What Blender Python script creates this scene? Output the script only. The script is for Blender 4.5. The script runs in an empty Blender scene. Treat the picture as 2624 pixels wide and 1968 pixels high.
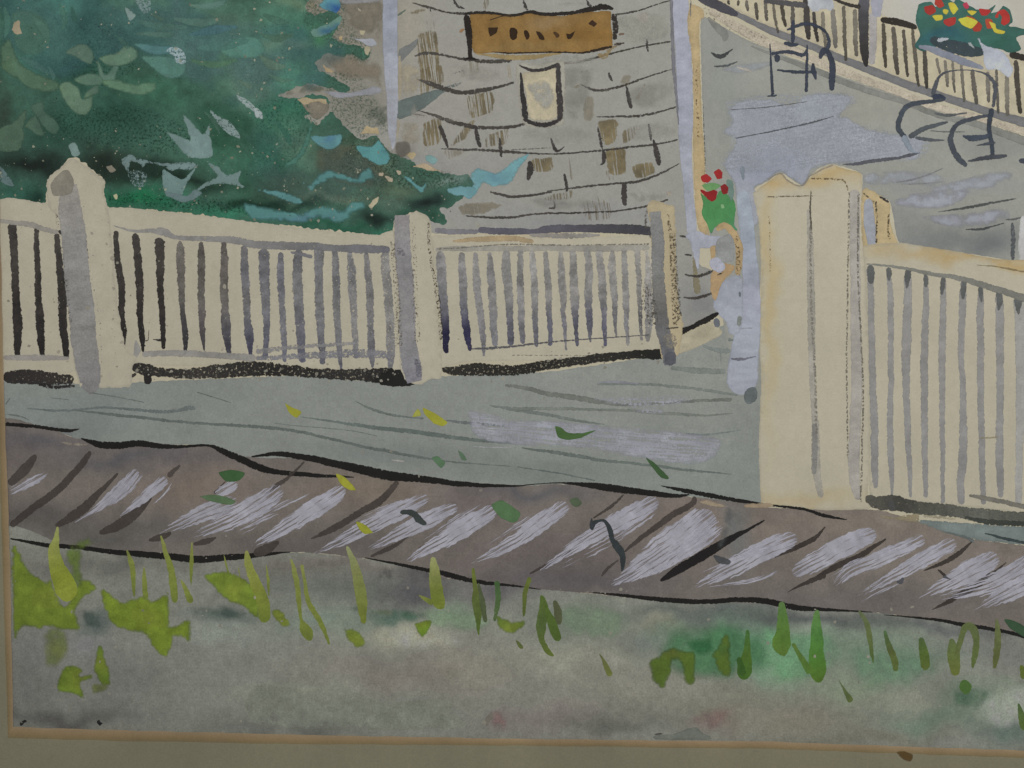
import bpy, math, random
import numpy as np
from mathutils.geometry import delaunay_2d_cdt
from mathutils import Vector

# ------------------------------------------------------------------ camera, light, exposure
S = 0.00025                       # metres per unit of the tracing grid (picture about 66 cm wide in view)
W, H = 2624, 1968
scene = bpy.context.scene
cam_d = bpy.data.cameras.new("camera"); cam = bpy.data.objects.new("camera", cam_d)
scene.collection.objects.link(cam)
cam_d.lens = 50; cam_d.sensor_width = 36
cam.location = (0, -W * S * 50 / 36, 0); cam.rotation_euler = (math.radians(90), 0, 0)
cam_d.clip_start = 0.05; cam_d.clip_end = 50
scene.camera = cam

world = bpy.data.worlds.new("World"); scene.world = world; world.use_nodes = True
bg = world.node_tree.nodes["Background"]
bg.inputs[0].default_value = (0.95, 0.98, 1.0, 1); bg.inputs[1].default_value = 0.10

lamp_d = bpy.data.lights.new("room_light", 'AREA'); lamp = bpy.data.objects.new("room_light", lamp_d)
scene.collection.objects.link(lamp)
lamp_d.shape = 'RECTANGLE'; lamp_d.size = 1.4; lamp_d.size_y = 1.0
lamp_d.energy = 22.0; lamp_d.color = (1.0, 0.99, 0.965)
lamp.location = (0.5, -1.8, 0.9)
lamp.rotation_euler = (Vector((0.0, 0, 0.0)) - lamp.location).to_track_quat('-Z', 'Y').to_euler()

scene.view_settings.view_transform = 'Standard'
scene.view_settings.look = 'None'
scene.view_settings.exposure = 0; scene.view_settings.gamma = 1
scene.view_settings.use_curve_mapping = False
scene.render.engine = 'CYCLES'
scene.cycles.transparent_max_bounces = 48
scene.cycles.max_bounces = 4

# ------------------------------------------------------------------ helpers
rng = np.random.default_rng(7); random.seed(7)
K = 2212 / 656.0
def t(c, r, pts):                 # tracing tile (column, row) -> grid units
    return [(c * 656 + x / K, r * 492 + y / K) for x, y in pts]
def srgb2lin(c):
    c = np.asarray(c, float) / 255.0
    return np.where(c <= 0.04045, c / 12.92, ((c + 0.055) / 1.055) ** 2.4)
GAIN = 0.62                       # albedo that the room light shows as the same display value
def pigment(rgb):
    rgb = np.asarray(rgb, float); l = (rgb @ np.array([.3, .59, .11]))[..., None]
    return np.clip(srgb2lin(np.clip(l + (rgb - l) * 0.82, 0, 255)) / GAIN, 0.001, 0.93)

def _h(ix, iy, seed):
    n = (ix.astype(np.int64) * 374761393 + iy.astype(np.int64) * 668265263 + seed * 1442695041) & 0x7fffffff
    n = ((n ^ (n >> 13)) * 1274126177) & 0x7fffffff
    return ((n ^ (n >> 16)) & 0xffff) / 65535.0
def vn(x, y, s, seed=0):
    x = np.asarray(x, float) / s; y = np.asarray(y, float) / s
    ix = np.floor(x); iy = np.floor(y); fx = x - ix; fy = y - iy
    fx = fx * fx * (3 - 2 * fx); fy = fy * fy * (3 - 2 * fy)
    a = _h(ix, iy, seed); b = _h(ix + 1, iy, seed); c = _h(ix, iy + 1, seed); d = _h(ix + 1, iy + 1, seed)
    return (a * (1 - fx) + b * fx) * (1 - fy) + (c * (1 - fx) + d * fx) * fy
def fbm(x, y, s, seed=0, o=4):
    v = 0; a = 0.5; tot = 0
    for k in range(o):
        v = v + a * vn(x, y, s / 2 ** k, seed + 17 * k); tot += a; a *= 0.5
    return v / tot

def spline(pts, step=4.0, closed=False, tens=0.5):
    p = np.asarray(pts, float); n = len(p)
    if n == 2 and not closed:
        m = max(2, int(np.hypot(*(p[1] - p[0])[:2]) / step) + 1)
        return p[0] + (p[1] - p[0]) * np.linspace(0, 1, m)[:, None]
    out = []
    segs = n if closed else n - 1
    for i in range(segs):
        if closed: p0, p1, p2, p3 = p[(i - 1) % n], p[i], p[(i + 1) % n], p[(i + 2) % n]
        else: p0, p1, p2, p3 = p[max(i - 1, 0)], p[i], p[i + 1], p[min(i + 2, n - 1)]
        m = max(1, int(np.hypot(*(p2 - p1)[:2]) / step))
        u = np.linspace(0, 1, m, endpoint=False)[:, None]
        m1 = (p2 - p0) * tens; m2 = (p3 - p1) * tens
        out.append((2*u**3 - 3*u**2 + 1) * p1 + (u**3 - 2*u**2 + u) * m1 + (-2*u**3 + 3*u**2) * p2 + (u**3 - u**2) * m2)
    q = np.vstack(out)
    if not closed: q = np.vstack([q, p[-1]])
    return q

class Field:                      # soft wet-in-wet wash: a base colour with blurred touches laid into it
    def __init__(self, base, var=0.07, vs=70, seed=1, gain=1.0):
        self.base, self.b, self.var, self.vs, self.seed, self.gain = base, [], var, vs, seed, gain
    def add(self, x, y, rx, ry, col, a=0.8, rot=0, hard=0.0):
        self.b.append((x, y, rx, ry, col, a, math.radians(rot), hard)); return self
    def tz(self, c, r, zx, zy, rx, ry, col, a=0.8, rot=0, hard=0.0):
        return self.add(c * 656 + zx / K, r * 492 + zy / K, rx / K, ry / K, col, a, rot, hard)
    def __call__(self, x, y):
        col = np.tile(np.asarray(self.base, float), (len(x), 1))
        wx = x + (fbm(x, y, 90, self.seed + 5) - 0.5) * 70 + (fbm(x, y, 25, self.seed + 25) - .5) * 22
        wy = y + (fbm(x, y, 90, self.seed + 9) - 0.5) * 70 + (fbm(x, y, 25, self.seed + 29) - .5) * 22
        for (cx, cy, rx, ry, c, a, rot, hard) in self.b:
            ca, sa = math.cos(rot), math.sin(rot)
            dx, dy = wx - cx, wy - cy
            d = np.sqrt(((dx * ca + dy * sa) / rx) ** 2 + ((-dx * sa + dy * ca) / ry) ** 2)
            if hard: w = np.clip((1.0 - d) / (1 - hard) + 0.5, 0, 1)
            else: w = np.exp(-1.1 * d * d)
            w = w * a
            col = col * (1 - w[:, None]) + np.asarray(c, float) * w[:, None]
        n = (fbm(x, y, self.vs, self.seed) - 0.5) * 2 + (fbm(x, y, 14, self.seed + 3, 3) - 0.5) * 1.2
        return col * (self.gain * (1 + self.var * n))[:, None]

PAINTING = bpy.data.objects.new("watercolor_painting", None)
scene.collection.objects.link(PAINTING)
PAINTING.location = (0, 0, (984 - 1950) * S)
PAINTING["label"] = "watercolour of a white picket fence, green tree and shingled house on cream paper"
PAINTING["category"] = "painting"
LAY = [np.zeros((0, 5)), 0]     # boxes of the strokes already laid and the level each lies on
BASE_Z = PAINTING.location.z

class MB:
    """collects brush strokes; build() links them as ONE mesh object"""
    def __init__(self): self.v = []; self.f = []; self.c = []; self.p = []; self.uv = []; self.n = 0
    def _push(self, xy, faces, col, alpha, dry, streak, gran, uv, slope=None):
        n = len(xy)
        a = LAY[0]; x0, y0 = xy.min(0); x1, y1 = xy.max(0); k = a[:LAY[1]]
        hit = (k[:, 0] <= x1) & (k[:, 2] >= x0) & (k[:, 1] <= y1) & (k[:, 3] >= y0)
        lev = 1 + (k[hit, 4].max() if hit.any() else 0)
        if LAY[1] >= len(a): LAY[0] = a = np.vstack([a, np.zeros((2000, 5))])
        a[LAY[1]] = (x0, y0, x1, y1, lev); LAY[1] += 1
        d = -(0.0003 + lev * 4e-6)
        y = np.full(n, d) if slope is None else d - slope * 1.2e-6
        self.v.append(np.column_stack([(xy[:, 0] - W / 2) * S, y, (H / 2 - xy[:, 1]) * S - BASE_Z]))
        self.f += [tuple(i + self.n for i in f) for f in faces]
        self.n += n
        lin = pigment(np.clip(col, 0, 255))
        self.c.append(np.column_stack([lin, np.broadcast_to(alpha, n)]))
        self.p.append(np.column_stack([np.broadcast_to(dry, n), np.broadcast_to(streak, n), np.broadcast_to(gran, n), np.ones(n)]))
        self.uv.append(np.column_stack([uv, np.zeros(n)]))
    def rib(self, pts, w, col, dry=-0.3, streak=0.0, alpha=0.95, rough=0.9, var=0.10, gran=0.5, cap=True, dry2=None, edge=0.9, zw=True, rim=0.6):
        """ribbon stroke; w in tile-zoom units when zw (list or number); col one colour or a list along the stroke"""
        pts = np.asarray(pts, float); n = len(pts)
        w = np.broadcast_to(np.asarray(w, float), (n,)) if np.ndim(w) == 0 or len(w) == n else np.interp(np.linspace(0, 1, n), np.linspace(0, 1, len(w)), w)
        if zw: w = w / K
        q = spline(np.column_stack([pts, w]), 3.0)
        xy = q[:, :2]; ww = np.maximum(q[:, 2], 0.6)
        tan = np.gradient(xy, axis=0); tan /= np.maximum(np.hypot(tan[:, 0], tan[:, 1]), 1e-6)[:, None]
        nor = np.column_stack([-tan[:, 1], tan[:, 0]])
        s = np.concatenate([[0], np.cumsum(np.hypot(*np.diff(xy, axis=0).T))]); L = s[-1]
        if cap:
            r = np.minimum(np.maximum(ww / 2, 1.0), L / 2 + 1e-6)
            for d in (s, L - s):
                k = np.clip(1 - d / r, 0, 1); ww = ww * np.sqrt(np.maximum(1 - k * k * 0.96, 0.02))
        sd = random.randint(0, 9999)
        jl = (fbm(s, s * 0 + 3, 9, sd, 3) - .5) * 2 * rough * 1.9; jr = (fbm(s, s * 0 + 77, 9, sd + 1, 3) - .5) * 2 * rough * 1.9
        sw = (fbm(s, s * 0 + 5, 40, sd + 2, 2) - .5) * np.minimum(ww * .25, 3.0)
        e_ = 1 - np.clip(5.0 / max(float(np.median(ww)), 1), .12, .7); us = np.array([-1, -e_, 0, e_, 1.0]); m = len(us)
        V = []; U = []
        for u in us:
            off = u * ww / 2 + (jl if u < 0 else jr) * abs(u) * np.minimum(1, ww / 5) + sw
            V.append(xy + nor * off[:, None]); U.append(np.column_stack([u * ww / 2, s]))
        V = np.stack(V, 1).reshape(-1, 2); U = np.stack(U, 1).reshape(-1, 2)
        F = [(i * m + j, i * m + j + 1, (i + 1) * m + j + 1, (i + 1) * m + j) for i in range(len(xy) - 1) for j in range(m - 1)]
        c = np.asarray(col, float)
        if c.ndim == 1: cc = np.tile(c, (len(xy), 1))
        else:
            k = np.linspace(0, 1, len(c)); cc = np.column_stack([np.interp(s / max(L, 1e-6), k, c[:, i]) for i in range(3)])
        cc = np.repeat(cc, m, 0)
        nz = 1 + var * ((fbm(V[:, 0], V[:, 1], 40, sd) - .5) * 2 + (fbm(V[:, 0], V[:, 1], 10, sd + 4, 2) - .5) * 1.3)
        eg = np.tile(np.where(abs(us) > .9, edge, 1.0), len(xy))
        cc = cc * (nz * eg)[:, None]
        dd = dry if dry2 is None else np.repeat(np.interp(s / max(L, 1e-6), np.linspace(0, 1, 1 + np.size(dry2)), np.append(dry, dry2)), m)
        dd = np.maximum(dd, np.tile(np.where(abs(us) > .9, rim, -9), len(xy)))
        self._push(V, F, cc, alpha, dd, streak, gran, U, slope=np.repeat(s / max(L, 1e-6), m))
        return self
    def poly(self, pts, col, dry=-0.3, streak=0.0, alpha=0.95, rough=0.9, var=0.09, gran=0.5, soft=0.0, sp=None, ang=90, tens=0.4, edge=0.93, step=3.0, vs=45):
        """filled shape; col a colour, or a Field; soft = feathered rim in grid units"""
        q = spline(np.asarray(pts, float), step, closed=True, tens=tens)
        sd = random.randint(0, 9999)
        tan = np.roll(q, -1, 0) - np.roll(q, 1, 0); tan /= np.maximum(np.hypot(tan[:, 0], tan[:, 1]), 1e-6)[:, None]
        s = np.arange(len(q)) * step
        j = ((fbm(q[:, 0], q[:, 1], 10, sd, 3) - .5) * 2 * rough * 2.0)
        q = q + np.column_stack([-tan[:, 1], tan[:, 0]]) * j[:, None]
        mn, mx = q.min(0), q.max(0)
        if sp is None: sp = float(np.clip(max(mx - mn) / 25, 3.0, 9.0))
        gx, gy = np.meshgrid(np.arange(mn[0] + sp * .5, mx[0], sp), np.arange(mn[1] + sp * .5, mx[1], sp))
        g = np.column_stack([gx.ravel(), gy.ravel()]) + rng.uniform(-.25, .25, (gx.size, 2)) * sp
        # inside test and rim distance
        ins = np.zeros(len(g), bool); x, y = g[:, 0], g[:, 1]
        for (x1, y1), (x2, y2) in zip(q, np.roll(q, -1, 0)):
            if y1 == y2: continue
            c_ = ((y1 > y) != (y2 > y)) & (x < (x2 - x1) * (y - y1) / (y2 - y1) + x1); ins ^= c_
        g = g[ins]
        if len(g):
            dm = np.concatenate([np.sqrt(((ch[:, None] - q[None]) ** 2).sum(-1)).min(1) for ch in np.array_split(g, max(1, len(g) // 3000))])
            g = g[dm > sp * .35]
        allp = np.vstack([q, g]) if len(g) else q
        nq = len(q)
        vs_, es_, fs_, *_ = delaunay_2d_cdt([Vector(p) for p in allp], [(i, (i + 1) % nq) for i in range(nq)], [], 1, 1e-4)
        V = np.array([(v.x, v.y) for v in vs_])
        F = []
        for f in fs_:
            f = list(f)
            a = V[f]; ar = np.sum(a[:, 0] * np.roll(a[:, 1], -1) - np.roll(a[:, 0], -1) * a[:, 1])
            F.append(tuple(f) if ar < 0 else tuple(f[::-1]))
        rim = np.concatenate([np.sqrt(((ch[:, None] - q[None]) ** 2).sum(-1)).min(1) for ch in np.array_split(V, max(1, len(V) // 3000))])
        if isinstance(col, Field): cc = col(V[:, 0], V[:, 1])
        else:
            nz = 1 + var * ((fbm(V[:, 0], V[:, 1], vs, sd) - .5) * 2 + (fbm(V[:, 0], V[:, 1], 12, sd + 4, 2) - .5) * 1.2)
            cc = np.tile(np.asarray(col, float), (len(V), 1)) * nz[:, None]
        if not soft: cc = cc * np.where(rim < 1.0, edge, 1.0)[:, None]
        if not soft and not isinstance(col, Field) : dry = np.maximum(dry, np.where(rim < 1.0, .5, -9))
        al = alpha
        if soft:
            k = np.clip(rim / soft, 0, 1); k = k * k * (3 - 2 * k)
            if soft >= 7:           # wet edge: the rim wanders and the pigment settles unevenly
                n = fbm(V[:, 0], V[:, 1], max(18, soft * 1.6), sd + 31, 4)
                k = k * np.clip((n - .5) * 3.2 + .35 + .75 * np.clip(rim / (soft * 1.8), 0, 1), 0, 1)
            al = alpha * k
        a = math.radians(ang); ca, sa = math.cos(a), math.sin(a)
        U = np.column_stack([-V[:, 0] * sa + V[:, 1] * ca, V[:, 0] * ca + V[:, 1] * sa])
        self._push(V, F, cc, al, dry, streak, gran, U)
        return self
    def grid(self, x0, y0, x1, y1, step, field, gran=0.3):
        nx = int((x1 - x0) / step) + 1; ny = int((y1 - y0) / step) + 1
        gx, gy = np.meshgrid(np.linspace(x0, x1, nx), np.linspace(y0, y1, ny))
        V = np.column_stack([gx.ravel(), gy.ravel()])
        F = [(j * nx + i, (j + 1) * nx + i, (j + 1) * nx + i + 1, j * nx + i + 1) for j in range(ny - 1) for i in range(nx - 1)]
        self._push(V, F, field(V[:, 0], V[:, 1]), 1.0, -0.3, 0.0, gran, V)
        return self
    def dots(self, pts, rmin, rmax, col, alpha=0.95, var=0.1, p=2.2):
        for x, y in pts:
            r = rmin + (rmax - rmin) * random.random() ** p
            a0 = random.random() * 6.28; e = random.uniform(.6, 1.0); ra = random.random() * 3.14
            k = 9; th = np.linspace(0, 2 * math.pi, k, endpoint=False)
            rr = r * (1 + rng.uniform(-.35, .35, k))
            px, py = rr * np.cos(th), rr * np.sin(th) * e
            q = np.column_stack([x + px * math.cos(ra) - py * math.sin(ra), y + px * math.sin(ra) + py * math.cos(ra)])
            cc = np.tile(np.asarray(col, float) * random.uniform(1 - var, 1 + var), (k, 1))
            self._push(q, [tuple(range(k))[::-1]], cc, alpha * random.uniform(.75, 1), -.3, 0, .4, q)
        return self
    def each(self, name, parent=None, mat=None):
        """every stroke a mesh of its own"""
        off = 0; k = 0
        for i, v in enumerate(self.v):
            b = MB(); b.v = [v]; b.c = [self.c[i]]; b.p = [self.p[i]]; b.uv = [self.uv[i]]
            m = off + len(v)
            while k < len(self.f) and max(self.f[k]) < m: b.f.append(tuple(j - off for j in self.f[k])); k += 1
            off = m; b.build(name, parent, mat)
    def build(self, name, parent=None, mat=None, label=None, stuff=False):
        me = bpy.data.meshes.new(name)
        me.from_pydata(np.vstack(self.v).tolist(), [], self.f)
        for an, arr in (("Col", self.c), ("Par", self.p)):
            at = me.attributes.new(an, 'FLOAT_COLOR', 'POINT'); at.data.foreach_set("color", np.vstack(arr).astype(np.float32).ravel())
        at = me.attributes.new("Stroke", 'FLOAT_VECTOR', 'POINT'); at.data.foreach_set("vector", np.vstack(self.uv).astype(np.float32).ravel())
        me.materials.append(mat or PAINT); me.update()
        o = bpy.data.objects.new(name, me); scene.collection.objects.link(o)
        o.parent = parent or PAINTING
        if label: o["label"] = label
        if stuff: o["kind"] = "stuff"
        return o

# ------------------------------------------------------------------ materials
def paint_material(name, rough=0.85, bump=0.25, grain=1.0):
    m = bpy.data.materials.new(name); m.use_nodes = True
    nt = m.node_tree; N = nt.nodes; L = nt.links; N.clear()
    def nd(ty, **k):
        n = N.new(ty)
        for a, b in k.items(): setattr(n, a, b)
        return n
    def math_(op, a, b=None, clamp=False):
        n = nd('ShaderNodeMath', operation=op, use_clamp=clamp)
        for i, v in enumerate((a, b)):
            if v is None: continue
            if isinstance(v, (int, float)): n.inputs[i].default_value = v
            else: L.new(v, n.inputs[i])
        return n.outputs[0]
    out = nd('ShaderNodeOutputMaterial'); bs = nd('ShaderNodeBsdfPrincipled'); tr = nd('ShaderNodeBsdfTransparent'); mx = nd('ShaderNodeMixShader')
    bs.inputs['Roughness'].default_value = rough; bs.inputs['Specular IOR Level'].default_value = 0.2
    col = nd('ShaderNodeAttribute', attribute_name="Col"); par = nd('ShaderNodeAttribute', attribute_name="Par"); st = nd('ShaderNodeAttribute', attribute_name="Stroke")
    sep = nd('ShaderNodeSeparateColor'); L.new(par.outputs['Color'], sep.inputs[0])
    tc = nd('ShaderNodeTexCoord')
    def noise(vec, scale, detail, rough_=0.6):
        n = nd('ShaderNodeTexNoise'); n.inputs['Scale'].default_value = scale; n.inputs['Detail'].default_value = detail; n.inputs['Roughness'].default_value = rough_
        L.new(vec, n.inputs['Vector']); return n.outputs['Fac']
    flat = nd('ShaderNodeVectorMath', operation='MULTIPLY'); L.new(tc.outputs['Object'], flat.inputs[0]); flat.inputs[1].default_value = (1, 0, 1)
    obj = flat.outputs[0]
    fine = noise(obj, 1.0 / (S * 5), 2.5, 0.7)        # camera-scale paper grain and pigment granulation
    mid = noise(obj, 1.0 / (S * 16), 3.0, 0.6)
    tooth = noise(obj, 1.0 / (S * 6.5), 4.0, 0.72)
    mp = nd('ShaderNodeVectorMath', operation='MULTIPLY'); L.new(st.outputs['Vector'], mp.inputs[0]); mp.inputs[1].default_value = (1 / 4.6, 1 / 120.0, 1)
    streak = noise(mp.outputs[0], 1.0, 2.0, 0.6)
    def norm(v): return math_('MULTIPLY', math_('SUBTRACT', v, 0.28), 1 / 0.44)
    tn, sn = norm(tooth), norm(streak)
    mixn = nd('ShaderNodeMix', data_type='FLOAT'); L.new(sep.outputs[1], mixn.inputs[0]); L.new(tn, mixn.inputs[2]); L.new(sn, mixn.inputs[3])
    mask = math_('ADD', math_('MULTIPLY', math_('SUBTRACT', mixn.outputs[0], sep.outputs[0]), 7.0), 0.5, clamp=True)
    alpha = math_('MULTIPLY', mask, col.outputs['Alpha'], clamp=True)
    g = math_('ADD', math_('MULTIPLY', math_('SUBTRACT', fine, 0.5), 1.1 * grain), math_('MULTIPLY', math_('SUBTRACT', mid, 0.5), 0.55 * grain))
    k = math_('ADD', math_('MULTIPLY', g, sep.outputs[2]), 1.0)
    vm = nd('ShaderNodeVectorMath', operation='SCALE'); L.new(col.outputs['Color'], vm.inputs[0]); L.new(k, vm.inputs['Scale'])
    L.new(vm.outputs[0], bs.inputs['Base Color'])
    bp = nd('ShaderNodeBump'); bp.inputs['Strength'].default_value = bump; bp.inputs['Distance'].default_value = S * 1.6
    L.new(tooth, bp.inputs['Height']); L.new(bp.outputs[0], bs.inputs['Normal'])
    L.new(alpha, mx.inputs[0]); L.new(tr.outputs[0], mx.inputs[1]); L.new(bs.outputs[0], mx.inputs[2]); L.new(mx.outputs[0], out.inputs[0])
    return m
PAINT = paint_material("watercolour_pigment", 0.85, 0.25)
GOUACHE = paint_material("opaque_gouache", 0.7, 0.3, 0.8)
PAPER = paint_material("watercolour_paper", 0.9, 0.35)
MATBOARD = paint_material("mat_card", 0.9, 0.2)

def one(name, parent, pts, w, col, mat=None, label=None, **k): return MB().rib(pts, w, col, **k).build(name, parent, mat, label)
def shape(name, parent, pts, col, mat=None, label=None, **k): return MB().poly(pts, col, **k).build(name, parent, mat, label)

CREAM = (190, 181, 154); OCHRE = (196, 166, 112); LAV = (165, 169, 184); INK = (62, 57, 54); BLACK = (36, 35, 33)

# ------------------------------------------------------------------ paper
pf = Field(CREAM, 0.035, 110, 3)
pf.tz(3, 0, 1700, 250, 900, 500, (185, 183, 177), .9).tz(3, 0, 1500, 0, 600, 300, (186, 184, 178), .9)
pf.tz(3, 1, 0, 900, 60, 900, (194, 174, 128), .6).tz(0, 1, 1600, 170, 700, 80, (194, 176, 140), .6)
pf.tz(2, 1, 500, 430, 900, 60, (196, 174, 132), .6)
MB().grid(-20, -180, 2860, 1960, 8, pf, 0.22).build("paper", PAINTING, PAPER)

# ------------------------------------------------------------------ ground washes
rf = Field((147, 152, 145), 0.05, 120, 11)
rf.tz(0, 2, 600, 250, 1100, 300, (138, 147, 144), .8).tz(2, 1, 1500, 1600, 1000, 250, (154, 158, 150), .8)
rf.tz(1, 2, 1200, 150, 1400, 250, (146, 151, 146), .7).tz(1, 2, 1200, 600, 900, 120, (126, 132, 129), .7).tz(2, 2, 1700, 900, 500, 300, (140, 148, 143), .7)
rf.tz(0, 2, 200, 430, 500, 60, (105, 105, 110), .6).tz(2, 2, 300, 760, 700, 110, (122, 130, 124), .7)
road_top = t(0, 1, [(-60, 1640), (600, 1650)]) + t(0, 2, [(800, 0)]) + t(1, 1, [(300, 1590), (900, 1630), (1420, 1600)]) + t(2, 1, [(200, 1560), (620, 1510), (1100, 1440), (1450, 1370), (1620, 1250), (1830, 1150), (2150, 1000)])
edge_top = t(0, 2, [(-40, 345), (400, 380), (700, 480), (1100, 525), (1750, 530), (2000, 610)]) + t(1, 2, [(50, 640), (500, 650), (900, 740), (1250, 805), (1700, 862), (2212, 885)]) + t(2, 2, [(450, 865), (900, 905), (1400, 960), (2100, 1035), (2180, 1060)])
road = shape("painted_road", PAINTING, road_top + t(2, 2, [(2160, 300), (2170, 800)]) + edge_top[::-1], rf, sp=8, rough=1.5, edge=.97, label="pale grey painted road")

wf = Field((118, 109, 102), 0.08, 60, 21, 1.08)
for c, r, zx, zy, rx, ry, col, a in [(0, 2, 250, 500, 500, 90, (92, 90, 96), .8), (0, 2, 1300, 640, 900, 90, (88, 87, 94), .8), (0, 2, 1700, 870, 500, 250, (124, 110, 100), .8),
    (0, 2, 400, 1150, 500, 150, (88, 84, 82), .7), (0, 2, 900, 1300, 900, 120, (92, 90, 86), .8), (1, 2, 1000, 900, 500, 160, (126, 112, 98), .8), (1, 2, 500, 1400, 900, 160, (98, 92, 88), .8),
    (1, 2, 2000, 1000, 400, 200, (110, 100, 98), .8), (2, 2, 200, 920, 500, 80, (92, 92, 96), .8), (2, 2, 1700, 1250, 700, 300, (122, 108, 100), .7), (2, 2, 300, 1500, 900, 250, (104, 95, 93), .8),
    (3, 2, 900, 1200, 1200, 200, (130, 119, 107), .8), (3, 2, 1600, 1550, 900, 250, (128, 118, 108), .7), (3, 3, 900, 200, 1400, 180, (104, 98, 95), .8), (2, 3, 500, 60, 900, 130, (92, 88, 90), .8),
    (2, 2, 1950, 1330, 130, 300, (105, 108, 108), .8), (0, 2, 90, 620, 300, 120, (104, 94, 92), .5)]:
    wf.tz(c, r, zx, zy, rx, ry, col, a)
edge_bot = t(0, 2, [(-40, 1320), (600, 1405), (1100, 1455), (1700, 1505)]) + t(1, 2, [(0, 1480), (400, 1455), (1000, 1515), (1400, 1595)]) + t(1, 3, [(1620, 15), (2212, 90)]) + t(2, 3, [(700, 155), (1400, 225), (2212, 235)]) + t(3, 3, [(300, 285), (900, 315), (1600, 405), (2212, 525), (2500, 590)])
walk_top = edge_top + t(3, 2, [(100, 1070), (900, 1085), (1290, 1185), (1750, 1335), (2212, 1395), (2500, 1430)])
walk = shape("painted_walkway", PAINTING, walk_top + edge_bot[::-1], wf, sp=7, rough=1.2, edge=.97, gran=.6, label="mauve brick walkway")

gf = Field((116, 117, 108), 0.09, 80, 31, 1.22)
for c, r, zx, zy, rx, ry, col, a in [
    (0, 2, 900, 1560, 900, 100, (92, 92, 86), .8), (0, 3, 250, 650, 300, 250, (105, 105, 103), .8), (0, 3, 700, 600, 180, 150, (118, 119, 120), .8), (0, 3, 780, 400, 130, 90, (72, 84, 80), .8),
    (0, 3, 1900, 310, 300, 70, (66, 80, 74), .85), (0, 3, 1900, 480, 400, 120, (124, 130, 122), .8), (0, 3, 1100, 900, 400, 250, (94, 95, 90), .8), (0, 3, 1700, 900, 500, 250, (116, 118, 108), .8),
    (0, 3, 500, 1220, 700, 100, (78, 77, 74), .9), (0, 3, 200, 1000, 300, 200, (98, 98, 95), .7), (0, 3, 1900, 1200, 500, 130, (104, 107, 98), .7),
    (1, 2, 700, 1600, 800, 80, (102, 94, 88), .8), (1, 3, 600, 120, 900, 140, (90, 94, 88), .8), (1, 3, 1400, 120, 300, 150, (76, 74, 78), .85), (1, 2, 1600, 1620, 300, 60, (70, 68, 72), .8),
    (1, 3, 600, 420, 500, 150, (106, 120, 106), .8), (1, 3, 1150, 360, 200, 70, (62, 88, 74), .7), (1, 3, 1300, 520, 400, 110, (142, 141, 124), .85), (1, 3, 1700, 330, 250, 110, (108, 126, 104), .8),
    (1, 3, 1300, 850, 800, 180, (120, 113, 104), .8), (1, 3, 400, 1000, 500, 80, (120, 124, 108), .6), (1, 3, 900, 1200, 800, 120, (112, 116, 104), .7), (1, 3, 300, 1290, 700, 80, (88, 90, 84), .8),
    (1, 3, 2080, 1230, 90, 90, (114, 94, 92), .7), (1, 3, 2100, 100, 400, 160, (82, 78, 82), .8), (1, 3, 1900, 800, 400, 200, (122, 117, 104), .7),
    (2, 3, 500, 700, 600, 180, (132, 132, 118), .8), (2, 3, 600, 380, 500, 150, (104, 116, 100), .8), (2, 3, 1300, 300, 500, 60, (92, 98, 90), .8), (2, 3, 1280, 430, 150, 80, (138, 130, 112), .8),
    (2, 3, 1850, 330, 500, 80, (82, 84, 86), .8), (2, 3, 1150, 590, 180, 120, (105, 108, 104), .7), (2, 3, 1750, 570, 450, 180, (74, 122, 86), .85), (2, 3, 2100, 650, 250, 220, (92, 134, 104), .8),
    (2, 3, 1000, 1000, 900, 200, (118, 116, 104), .8), (2, 3, 300, 1250, 500, 130, (112, 103, 98), .8), (2, 3, 1750, 1220, 200, 100, (118, 98, 96), .7), (2, 3, 1950, 1100, 500, 160, (112, 112, 96), .6), (2, 3, 800, 1290, 500, 80, (90, 92, 84), .8),
    (3, 3, 300, 400, 700, 60, (74, 78, 78), .9), (3, 3, 1400, 440, 900, 60, (84, 86, 86), .9), (3, 3, 1900, 620, 400, 120, (104, 104, 102), .7), (3, 3, 600, 540, 400, 80, (118, 132, 116), .8),
    (3, 3, 900, 700, 700, 200, (98, 122, 100), .8), (3, 3, 1250, 740, 180, 90, (82, 104, 88), .8), (3, 3, 150, 800, 250, 200, (104, 138, 106), .8), (3, 3, 700, 1000, 500, 150, (112, 124, 100), .7),
    (3, 3, 1800, 1060, 300, 110, (70, 94, 74), .9), (3, 3, 2080, 1100, 300, 160, (134, 141, 126), .85), (3, 3, 1250, 1060, 250, 120, (120, 122, 108), .7), (3, 3, 300, 1250, 700, 120, (122, 117, 102), .8),
    (3, 3, 1400, 1250, 500, 120, (92, 112, 94), .8), (3, 3, 2100, 1370, 300, 120, (84, 102, 92), .85), (3, 3, 800, 1400, 700, 70, (104, 102, 88), .8), (3, 3, 2050, 900, 200, 60, (108, 122, 104), .6)]:
    gf.tz(c, r, zx, zy, rx, ry, col, a)
verge = shape("painted_grass_verge", PAINTING, edge_bot + [(2840, 1945), (-10, 1945)], gf, sp=7, rough=.8, edge=.98, gran=.8)
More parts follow.
